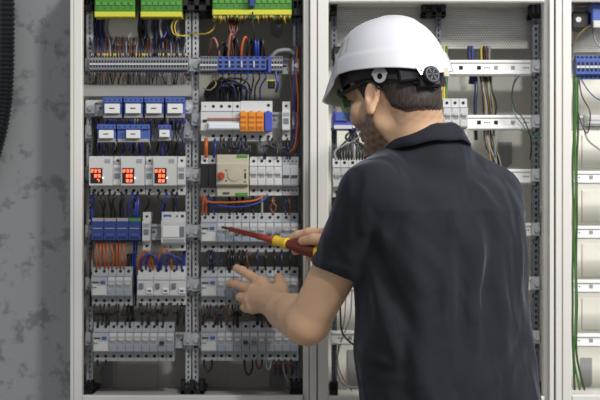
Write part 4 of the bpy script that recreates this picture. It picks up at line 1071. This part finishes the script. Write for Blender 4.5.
# folds, given in world coordinates on the body
def seg_dist(x, y, z, a, b):
    a = np.array(a); b = np.array(b); ab = b - a; L2 = float(ab @ ab)
    t = np.clip(((x - a[0]) * ab[0] + (y - a[1]) * ab[1] + (z - a[2]) * ab[2]) / L2, 0, 1)
    return np.sqrt((x - a[0] - t * ab[0]) ** 2 + (y - a[1] - t * ab[1]) ** 2 + (z - a[2] - t * ab[2]) ** 2), t
def back_y(px, py):       # depth of the back surface at a place on it
    z = Z(py, -.5); x = X(px, -.5); cx = np.interp(z, SZ, SX); a = np.interp(z, SZ, SA); b = np.interp(z, SZ, SB)
    best = -.5
    for yy in np.arange(-.62, -.25, .004):
        u = (x - cx) * TR[0] + (yy + .42) * TR[1]; v = (x - cx) * TF[0] + (yy + .42) * TF[1]
        if (abs(u / a) ** 2.35 + abs(v / b) ** 2.35) < 1: best = yy; break
    return best
FOLDS = [((470, 150), (500, 235), .0035, .010), ((455, 158), (466, 200), -.0030, .007), ((448, 156), (446, 190), .0022, .006), ((480, 210), (470, 330), .0050, .014), ((498, 240), (510, 392), .0045, .013),
         ((487, 250), (486, 380), -.0045, .011), ((452, 235), (446, 345), .0045, .014), ((462, 240), (462, 360), -.0045, .011), ((372, 215), (430, 300), .0055, .011), ((366, 235), (412, 330), -.0045, .010), ((368, 262), (404, 372), .0045, .010),
         ((384, 200), (446, 262), -.0040, .012), ((425, 300), (420, 392), .0045, .012), ((520, 220), (526, 330), .0035, .010), ((366, 372), (425, 385), .0050, .008), ((364, 384), (440, 396), -.0045, .007), ((362, 350), (392, 366), .0035, .007),
         ((400, 330), (408, 390), -.0040, .009), ((524, 350), (470, 395), .0045, .010), ((528, 335), (500, 372), -.0035, .009), ((392, 172), (440, 205), .0030, .012)]
for (a, b_, am, wd) in FOLDS:
    A = P(a[0], a[1], back_y(*a)); B = P(b_[0], b_[1], back_y(*b_))
    def fn(x, y, z, A=A, B=B, am=am, wd=wd):
        d, t = seg_dist(x, y, z, A, B); return -1.35 * am * np.exp(-(d / (wd * 1.5)) ** 2) * np.sin(np.clip(t, .03, .97) * math.pi) ** .6
    m = wd * 4.5; V.apply(fn, np.minimum(A, B) - m, np.maximum(A, B) + m, 'off')
V = V2
SF = [((352, 188, -0.607), (344, 250, -0.542), .0035, .008), ((362, 180, -0.612), (356, 262, -0.542), -.0035, .007), ((370, 205, -0.612), (352, 270, -0.522), .003, .007), ((378, 200, -0.602), (366, 262, -0.532), -.0045, .008), ((336, 222, -0.522), (352, 262, -0.532), .0025, .006), ((345, 182, -0.582), (332, 235, -0.522), .002, .007)]
for (a, b_, am, wd) in SF:
    A = P(*a); B = P(*b_)
    def fn(x, y, z, A=A, B=B, am=am, wd=wd):
        d, t = seg_dist(x, y, z, A, B); return -am * np.exp(-(d / (wd * 2.2)) ** 2) * np.sin(np.clip(t, .03, .97) * math.pi) ** .6
    m = wd * 6; V.apply(fn, np.minimum(A, B) - m, np.maximum(A, B) + m, 'off')
FIN = (lambda x, y, z: .0012 * np.sin(x * 62 + z * 9 + 1.5 * np.sin(y * 25)) + .001 * np.sin(z * 47 + x * 70) + .0006 * np.sin(y * 90 + z * 30))
# sleeve hems: thicker band, open end
for S_, E_, a_, R0 in ((SHL, HEM, aL, .0560), (SHR, HEMR, aR, .056)):
    lo = np.minimum(S_, E_) - .08; hi = np.maximum(S_, E_) + .09
    c_ = cut(E_, a_)
    def band(x, y, z): 
        d, t = seg_dist(x, y, z, np.array(S_), np.array(E_) + a_ * .02)
        return np.where((c_(x, y, z) > -.021) & (d < .09), -.0013, 0.0) + 0 * x
    V.apply(band, np.array(E_) - .09, np.array(E_) + .09, 'off')
    L_ = float((Vector(E_) - Vector(S_)).length)
    def endcut(x, y, z):
        d, t = seg_dist(x, y, z, np.array(S_), np.array(E_) + a_ * .09)
        return np.where((d < .078), c_(x, y, z), -1.0)
    V.apply(endcut, np.array(E_) - .11, np.array(E_) + .11, 'max')
    E2 = np.array(E_) + a_ * .03; E1 = np.array(E_) - a_ * .03
    V.cone(E1, E2, R0 - .0065, R0 - .0062, .001, 'sub')
V = V1; h_ = np.clip(.5 + .5 * (V.F - V2.F) / .008, 0, 1); V.F = V.F + (V2.F - V.F) * h_ - .008 * h_ * (1 - h_)
V.apply(FIN, (-9, -9, -9), (9, 9, 9), 'off')
mat('shirt', (30, 32, 39), .85, spec=.2, noise=.10, nscale=30)
me, VV = V.mesh('polo_shirt', 'shirt')
nt = MATS['shirt'].node_tree; b = nt.nodes['Principled BSDF']; b.inputs['Sheen Weight'].default_value = .22; b.inputs['Sheen Roughness'].default_value = .4; b.inputs['Sheen Tint'].default_value = (.6, .65, .8, 1)
tc = nt.nodes.new('ShaderNodeTexCoord'); n = nt.nodes.new('ShaderNodeTexNoise'); n.inputs['Scale'].default_value = 700; bp = nt.nodes.new('ShaderNodeBump'); bp.inputs['Strength'].default_value = .35; bp.inputs['Distance'].default_value = .001
n9 = nt.nodes.new('ShaderNodeTexNoise'); n9.inputs['Scale'].default_value = 9; n9.inputs['Detail'].default_value = 1.5; n9.inputs['Distortion'].default_value = .7
mp = nt.nodes.new('ShaderNodeMapping'); mp.inputs['Scale'].default_value = (1.4, 1.4, .7)
b2 = nt.nodes.new('ShaderNodeBump'); b2.inputs['Strength'].default_value = 1.0; b2.inputs['Distance'].default_value = .02
nt.links.new(tc.outputs['Object'], n.inputs['Vector']); nt.links.new(n.outputs['Fac'], bp.inputs['Height']); nt.links.new(tc.outputs['Object'], mp.inputs[0]); nt.links.new(mp.outputs[0], n9.inputs['Vector'])
nt.links.new(n9.outputs['Fac'], b2.inputs['Height']); nt.links.new(bp.outputs['Normal'], b2.inputs['Normal']); nt.links.new(b2.outputs['Normal'], b.inputs['Normal'])
shirt = child('polo_shirt', me)
# collar: folded band round the neck, open at the throat
cf = np.array([TF[0], TF[1], 0]); cf -= cu * (cf @ cu); cf /= np.linalg.norm(cf); cr_ = np.cross(cf, cu)
b = MB(); n = 64; prof_ = [(-.010, -.012), (.0, .010), (.002, .019), (.0065, .022), (.012, .016), (.019, -.006), (.0225, -.016), (.0185, -.017), (.012, -.004), (.006, .008)]
vs = []; fs = []
for i in range(n + 1):
    a = math.radians(180 + 164 * (2 * i / n - 1)); ra, rb = .0715, .0660
    dirv = cr_ * math.sin(a) + cf * math.cos(a); bs = cc + cr_ * (math.sin(a) * ra) + cf * (math.cos(a) * rb)
    dip = -.016 * (1 - abs(math.cos((a - math.pi) / 2)) ** .5 if True else 0)
    flare = 1 + .35 * abs(i / n * 2 - 1) ** 4
    for (o_, h_) in prof_: vs.append(bs + dirv * (o_ * flare) + cu * (h_ * (1.0) + dip + .0012 * math.sin(i * .7)))
m_ = len(prof_)
for i in range(n):
    for k in range(m_): fs.append((i * m_ + k, i * m_ + (k + 1) % m_, (i + 1) * m_ + (k + 1) % m_, (i + 1) * m_ + k))
fs += [tuple(range(m_)), tuple(range(n * m_, n * m_ + m_))[::-1]]
MATS['shirt_collar'] = MATS['shirt']
b.add(vs, fs, 'shirt'); o = b.build('collar', shirt, smooth=True)
# placket
pl = MB(); f0 = cc + cf * .062 - cu * .03
# ---- trousers and shoes
V = Vol(np.arange(.02, .56, .006), np.arange(-.72, -.14, .006), np.arange(.07, 1.06, .006))
V.apply(torso_fn(-.006, .88, 1.03), (-.02, -.7, .86), (.55, -.13, 1.06), 'add', .02)
for sgn in (-1, 1):
    hx = HIP[:2] + TR * (.085 * sgn); kn = HIP[:2] + TR * (.115 * sgn) + TF * .02; an = HIP[:2] + TR * (.13 * sgn) - TF * .02
    V.chain([(hx[0], hx[1], .90), (kn[0], kn[1], .50), (an[0], an[1], .13)], [.102, .076, .066], .02)
V.apply(lambda x, y, z: .085 - z + 0 * x + 0 * y, (-9, -9, 0), (9, 9, .3), 'max')
mat('trousers', (44, 46, 52), .85, noise=.15, nscale=20); me, VV = V.mesh('trousers', 'trousers'); child('trousers', me)
mat('shoe_leather', (34, 28, 24), .55)
for sgn in (-1, 1):
    an = HIP[:2] + TR * (.13 * sgn) - TF * .02
    V = Vol(np.arange(an[0] - .2, an[0] + .16, .005), np.arange(an[1] - .14, an[1] + .24, .005), np.arange(.0 - .01, .16, .005))
    h_ = an - TF * .03; m_ = an + TF * .09; t_ = an + TF * .16
    V.chain([(h_[0], h_[1], .045), (m_[0], m_[1], .04), (t_[0], t_[1], .034)], [.044, .047, .036], .02); V.cone((an[0], an[1], .06), (an[0], an[1], .12), .047, .048, .03)
    V.apply(lambda x, y, z: .004 - z + 0 * x + 0 * y, (-9, -9, -1), (9, 9, .05), 'max')
    me, VV = V.mesh('shoe', 'shoe_leather'); child('shoe', me)

# ------------------------------------------------------------------ hard hat
def hv(f, l, u): return Vector(H(f, l, u))
hat = empty('hard_hat', tuple(H(0, 0, .02)), 'white hard hat with short visor and black rear ratchet on the head of the person', 'hard hat')
HO = Vector(hat.location)
mat('hat_white', (206, 206, 212), .22, spec=.5, noise=.02, nscale=30)
MATS['hat_white'].node_tree.nodes['Principled BSDF'].inputs['Coat Weight'].default_value = .3
mat('hat_inside', (196, 190, 176), .5)
mat('strap_grey', (150, 152, 154), .4); mat('ratchet_grey', (26, 27, 30), .6, spec=.2); mat('band_black', (14, 14, 16), .6)
NA, NT = 168, 44
def rimu(p):   # p in degrees 0 = front
    p = abs((p + 180) % 360 - 180)
    return float(np.interp(p, [0, 28, 44, 53, 62, 72, 90, 120, 150, 165, 180], [.008, .009, .010, .018, .030, .034, .029, .016, .002, -.005, -.009]))
def shell_pt(p, t, off=0.0):
    a = math.radians(p); pa = abs((p + 180) % 360 - 180)
    ru = rimu(p); rF = .1165
    vis = float(sst(np.array(pa), 62., 30.)) * .030 * (1 - t) ** 4.0
    w_ = 1.0 + .035 * (1 - t) ** 6
    th = t * math.pi / 2
    rr = math.cos(th) ** .76
    top = .136
    u = ru + (top - ru) * math.sin(th) ** 1.0
    f = rF * math.cos(a) * rr * w_ + vis * math.cos(a); l = .1045 * math.sin(a) * rr * w_ + vis * .9 * math.sin(a)
    u_above = u - ru
    o = 0
    # lower band stands proud below the ridge
    rd = .032 + .010 * float(sst(np.array(pa), 80., 170.))
    o += .0028 * (1 - float(sst(np.array(u_above), rd - .004, rd + .004))) if pa > 50 else .0028 * (1 - float(sst(np.array(u_above), rd - .002, rd + .003))) * max(0, (pa - 35) / 15 if pa > 35 else 0)
    # recessed panel on each side towards the front
    s1 = sst(np.array(pa), 50., 53.) * sst(np.array(pa), 84., 80.) * sst(np.array(u), .068, .071) * sst(np.array(u), .100, .096)
    o -= .0035 * float(s1)
    # raised central rib
    cl = sst(np.array(abs(l)), .026, .018) * sst(np.array(u), .07, .125); o += .0018 * float(cl)
    for lk in (-.011, 0, .011):   # vent ribs on the crown
        o += .003 * float(sst(np.array(abs(l - lk)), .0035, .0015) * sst(np.array(abs(f - .030)), .020, .016) * sst(np.array(u), .11, .118))
    nf = Vector((math.cos(a) * math.cos(th), math.sin(a) * math.cos(th), math.sin(th) * .9 + .05)).normalized()
    o += off
    return (f + nf.x * o, l + nf.y * o, u + nf.z * o)
def hatmesh():
    vs = []; fs = []
    for lay, off in ((0, 0.0), (1, -.003)):
        for j in range(NT):
            t = (j / (NT - 1)) ** 1.15 * .985
            for i in range(NA): vs.append(hv(*shell_pt(i * 360 / NA, t, off)) - HO)
    n1 = NA * NT
    for j in range(NT - 1):
        for i in range(NA):
            k = (i + 1) % NA
            fs.append((j * NA + i, j * NA + k, (j + 1) * NA + k, (j + 1) * NA + i)); fs.append((n1 + j * NA + k, n1 + j * NA + i, n1 + (j + 1) * NA + i, n1 + (j + 1) * NA + k))
    for i in range(NA): k = (i + 1) % NA; fs.append((i, n1 + i, n1 + k, k))
    fs.append([(NT - 1) * NA + i for i in range(NA)]); fs.append([n1 + (NT - 1) * NA + i for i in range(NA)][::-1])
    return vs, fs
vs, fs = hatmesh(); b = MB(); nin = NA * NT
b.add(vs, [f for f in fs if not min(f) >= nin], 'hat_white'); b.add([], [], 'hat_inside'); k_ = b._m('hat_inside')
for f in fs:
    if min(f) >= nin: b.f.append(list(f)); b.mi.append(k_)
o = b.build('shell', hat, smooth=True)
def ring(name, par, fa, la, ufn, hgt, th, m, a0=0, a1=360, nn=72, O=HO):
    vs = []; fs = []; closed = abs(a1 - a0) >= 360; N = nn if closed else nn + 1
    for i in range(N):
        p = a0 + (a1 - a0) * i / nn; a = math.radians(p); u = ufn(p)
        hh = hgt(p) if callable(hgt) else hgt
        for (dr, du) in ((0, -hh / 2), (th, -hh / 2), (th, hh / 2), (0, hh / 2)):
            vs.append(hv(math.cos(a) * (fa + dr), math.sin(a) * (la + dr), u + du) - O)
    for i in range(nn):
        k = (i + 1) % N
        for q_ in range(4): fs.append((i * 4 + q_, i * 4 + (q_ + 1) % 4, k * 4 + (q_ + 1) % 4, k * 4 + q_))
    if not closed: fs += [(0, 1, 2, 3), tuple((N - 1) * 4 + q_ for q_ in (3, 2, 1, 0))]
    b = MB(); b.add(vs, fs, m); return b.build(name, par, smooth=False)
bu = lambda p: float(np.interp(abs((p + 180) % 360 - 180), [0, 60, 100, 140, 180], [.046, .030, .022, .000, -.020]))
hb = ring('headband', hat, .1035, .0885, bu, lambda p: float(np.interp(abs((p + 180) % 360 - 180), [0, 90, 135, 180], [.03, .024, .026, .034])), .003, 'band_black')
ring('suspension_liner', hat, .095, .084, lambda p: .048 + rimu(p) * .3, .026, .004, 'band_black')
# ratchet housing and knob at the back
def obox(name, par, c, ex, ey, ez, sx, sy, sz, m, ch=.001, O=HO):
    """box oriented by three axes; c centre"""
    ex, ey, ez = [np.array(v) / np.linalg.norm(v) for v in (ex, ey, ez)]
    b = MB().box(-sx / 2, sx / 2, -sy / 2, sy / 2, -sz / 2, sz / 2, m, ch)
    b.v = [tuple(Vector(np.array(c) + ex * v[0] + ey * v[1] + ez * v[2]) - O) for v in b.v]
    return b.build(name, par)
def back(p, out=0.0, u=None):
    a = math.radians(p); n_ = HF * math.cos(a) + HL * math.sin(a); t_ = -HF * math.sin(a) + HL * math.cos(a)
    return H((.105 + out) * math.cos(a), (.091 + out) * math.sin(a), bu(p) if u is None else u), n_, t_
c_, n_, t_ = back(148, .004); obox('ratchet_housing', hat, c_, t_, -n_, HU, .042, .012, .028, 'ratchet_grey', .003)
c_, n_, t_ = back(170, .004); obox('ratchet_housing', hat, c_, t_, -n_, HU, .046, .014, .036, 'band_black', .004)
c_, n_, t_ = back(168, .010)
b = MB().cyl(Vector(c_) - HO, n_, .0185, .0165, .014, 24, 'ratchet_grey'); 
for k in range(6):
    q_ = k * math.pi / 3; e_ = Vector(t_) * math.cos(q_) + Vector(HU) * math.sin(q_)
    b.tube([Vector(c_) - HO + Vector(n_) * .0145 + e_ * .003, Vector(c_) - HO + Vector(n_) * .0145 + e_ * .0120], .0011, 6, 'lever_grey')
b.cyl(Vector(c_) + Vector(n_) * .014 - HO, n_, .0045, .004, .002, 12, 'band_black')
b.tube([Vector(c_) - HO + Vector(n_) * .0142 + (Vector(t_) * math.cos(q_ * math.pi / 12) + Vector(HU) * math.sin(q_ * math.pi / 12)) * .0135 for q_ in range(25)], .0010, 6, 'lever_grey', False); b.build('ratchet_knob', hat)
# strap bracket over the ear
def flat_loop(name, c, ex, n_, ez, outer, hole, th, m):
    b = MB(); N = len(outer)
    vs = []
    for s_ in (0, th):
        for (x_, z_) in outer: vs.append(Vector(np.array(c) + ex * x_ + ez * z_ + n_ * s_) - HO)
        for (x_, z_) in hole: vs.append(Vector(np.array(c) + ex * x_ + ez * z_ + n_ * s_) - HO)
    fs = []
    for i in range(N):
        k = (i + 1) % N
        fs += [(i, k, N + k, N + i), (2 * N + k, 2 * N + i, 3 * N + i, 3 * N + k), (i, k, 2 * N + k, 2 * N + i), (N + k, N + i, 3 * N + i, 3 * N + k)]
    b.add(vs, fs, m); return b.build(name, hat)
for sgn in (1, -1):
    p = 118 * sgn; a = math.radians(p); n_ = HF * math.cos(a) + HL * math.sin(a); t_ = (HF * math.sin(a) - HL * math.cos(a)) * sgn
    c_ = H(.108 * math.cos(a), .096 * math.sin(a), rimu(p) - .012)
    NN = 20; outer = []; hole = []
    for i in range(NN):
        q_ = 2 * math.pi * i / NN; x_, z_ = .0125 * math.cos(q_), .0145 * math.sin(q_)
        if z_ > 0: x_ *= 1.25; z_ *= 1.1
        outer.append((x_, z_)); hole.append((.0055 * math.cos(q_), .0060 * math.sin(q_) - .002))
    flat_loop('strap_bracket', c_, t_, n_, HU, outer, hole, .003, 'strap_grey')
    c2 = H(.111 * math.cos(a), .099 * math.sin(a), rimu(p) + .004); obox('bracket_arm', hat, np.array(c2) - t_ * .012, t_, -n_, HU, .034, .003, .007, 'strap_grey')
p = 158; a = math.radians(p); n_ = HF * math.cos(a) + HL * math.sin(a); t_ = HF * math.sin(a) - HL * math.cos(a)
c_ = H(.1225 * math.cos(a), .1085 * math.sin(a), rimu(p) - .003)
flat_loop('rim_tab', c_, t_, n_, HU, [(-.009, .008), (-.003, -.006), (0, -.008), (.003, -.006), (.009, .008), (0, .009)], [(-.002, .001), (-.0018, -.001), (0, -.002), (.0018, -.001), (.002, .001), (0, .002)], .002, 'hat_white')
c_ = H(-.120, -.020, -.006); obox('rear_clip', hat, c_, HL, HF, HU, .014, .004, .018, 'beige')

# ------------------------------------------------------------------ safety glasses
mat('lens_green', (70, 150, 70), .08, alpha=.5, spec=.6)
gl = empty('safety_glasses', tuple(H(.09, 0, 0)), 'safety glasses with green lens and black temple arm on the face', 'glasses'); GO = Vector(gl.location)
vs = []; fs = []; NL = 24
for i in range(NL + 1):
    a = math.radians(-62 + 124 * i / NL)
    for (u0, e) in ((.016, 0), (-.008, .002), (-.036, -.002)):
        hw = .040 * (1 - .25 * (abs(i / NL * 2 - 1)) ** 4)
        f = .034 + (.084 + e) * math.cos(a); l = .072 * math.sin(a) / math.sin(math.radians(62))
        vs.append(hv(f, l, u0 if u0 > 0 else u0 * (1 - .25 * abs(i / NL * 2 - 1) ** 3)) - GO)
for i in range(NL):
    for k in range(2): fs.append((i * 3 + k, (i + 1) * 3 + k, (i + 1) * 3 + k + 1, i * 3 + k + 1))
b = MB(); b.add(vs, fs, 'lens_green'); o = b.build('lens', gl, smooth=True)
mo = o.modifiers.new('thickness', 'SOLIDIFY'); mo.thickness = .0018
for sgn in (1, -1):
    pts = [hv(.074, .0735 * sgn, .006), hv(.050, .078 * sgn, .006), hv(.010, .0815 * sgn, .006), hv(-.014, .0835 * sgn, .006), hv(-.032, .0845 * sgn, -.002), hv(-.041, .083 * sgn, -.018)]
    MB().tube([p_ - GO for p_ in spline(pts, 5)], [.0045] * 11 + [.0034] * 15, 8, 'band_black').build('temple_arm', gl, smooth=True)
MB().tube([hv(.034 + .086 * math.cos(math.radians(q_)), .072 * math.sin(math.radians(q_)) / math.sin(math.radians(62)), .017) - GO for q_ in range(-62, 63, 6)], .0028, 6, 'band_black').build('brow_bar', gl, smooth=True)

# ------------------------------------------------------------------ screwdriver
A = P(222, 227, -.010); B = P(322, 252.5, -.165); ax = (B - A).normalized(); LT = (B - A).length
sd = empty('screwdriver', A, 'red insulated screwdriver with yellow collar held in the right hand', 'screwdriver')
mat('driver_red', (150, 58, 38), .35, noise=.06); mat('driver_handle', (104, 38, 24), .35); mat('driver_yellow', (226, 190, 40), .35); mat('steel_tip', (60, 62, 66), .35, metal=.8)
D = lambda t: ax * (t * LT)
def lathe(name, prof_, m, n=20):
    b = MB(); b.tube([D(t) for t, r in prof_], [r for t, r in prof_], n, m); return b.build(name, sd, smooth=True)
MB().tube([D(0), D(.03), D(.10)], [.0022, .0026, .0026], 8, 'steel_tip').build('blade', sd, smooth=True)
lathe('insulated_shaft', [(.078, .0036), (.08, .0050), (.36, .0056), (.362, .0066), (.56, .0070)], 'driver_red')
lathe('collar', [(.535, .004), (.537, .0105), (.545, .0120), (.565, .0105), (.60, .0100), (.635, .0110), (.655, .0125), (.668, .0118), (.67, .004)], 'driver_yellow')
b = MB(); N = 24; prof_ = [(.665, .0095), (.69, .0110), (.74, .0128), (.80, .0150), (.86, .0160), (.92, .0160), (.955, .0145)]
vs = []; u_ = ax.orthogonal().normalized(); w_ = ax.cross(u_)
for t, r in prof_:
    for i in range(N):
        q_ = 2 * math.pi * i / N; r2 = r * (1 - .07 * (.5 + .5 * math.cos(6 * q_)))
        vs.append(D(t) + u_ * (r2 * math.cos(q_)) + w_ * (r2 * math.sin(q_)))
fs = [(j * N + i, j * N + (i + 1) % N, (j + 1) * N + (i + 1) % N, (j + 1) * N + i) for j in range(len(prof_) - 1) for i in range(N)] + [tuple(range(N))[::-1], tuple((len(prof_) - 1) * N + i for i in range(N))]
b.add(vs, fs, 'driver_handle'); b.build('handle', sd, smooth=True)
lathe('end_cap', [(.948, .0120), (.952, .0150), (.985, .0140), (1.0, .0090), (1.002, .002)], 'driver_yellow')
# ------------------------------------------------------------------ light, camera
def area(name, loc, tgt, size, power, col=(1, 1, 1), sy=None):
    l = bpy.data.lights.new(name, 'AREA'); l.energy = power; l.color = col; l.size = size
    if sy: l.shape = 'RECTANGLE'; l.size_y = sy
    o = bpy.data.objects.new(name, l); C.objects.link(o); o.location = loc
    o.rotation_euler = (Vector(tgt) - Vector(loc)).to_track_quat('-Z', 'Y').to_euler(); return o
area('ceiling_lamp', (.66, -3.0, 3.4), (.1, 0, 1.3), .22, 40, (1, .985, .96))
area('ceiling_lamp', (1.9, -1.7, 2.8), (.5, -.2, 1.3), 1.0, 74, (1, .98, .95), .6)
w = bpy.data.worlds.new('World'); bpy.context.scene.world = w; w.use_nodes = True
w.node_tree.nodes['Background'].inputs[0].default_value = (.92, .95, 1.0, 1); w.node_tree.nodes['Background'].inputs[1].default_value = .42
cam = bpy.data.cameras.new('camera'); co = bpy.data.objects.new('camera', cam); C.objects.link(co)
co.location = (0, -CAMD, ZC); co.rotation_euler = (math.pi / 2, 0, 0)
cam.sensor_width = 36; cam.lens = 36 / (600 * PXS)
cam.dof.use_dof = True; cam.dof.focus_distance = 3.5; cam.dof.aperture_fstop = 9
sc = bpy.context.scene; sc.camera = co
sc.view_settings.view_transform = 'Standard'; sc.view_settings.look = 'None'; sc.view_settings.gamma = 1; sc.view_settings.exposure = 0
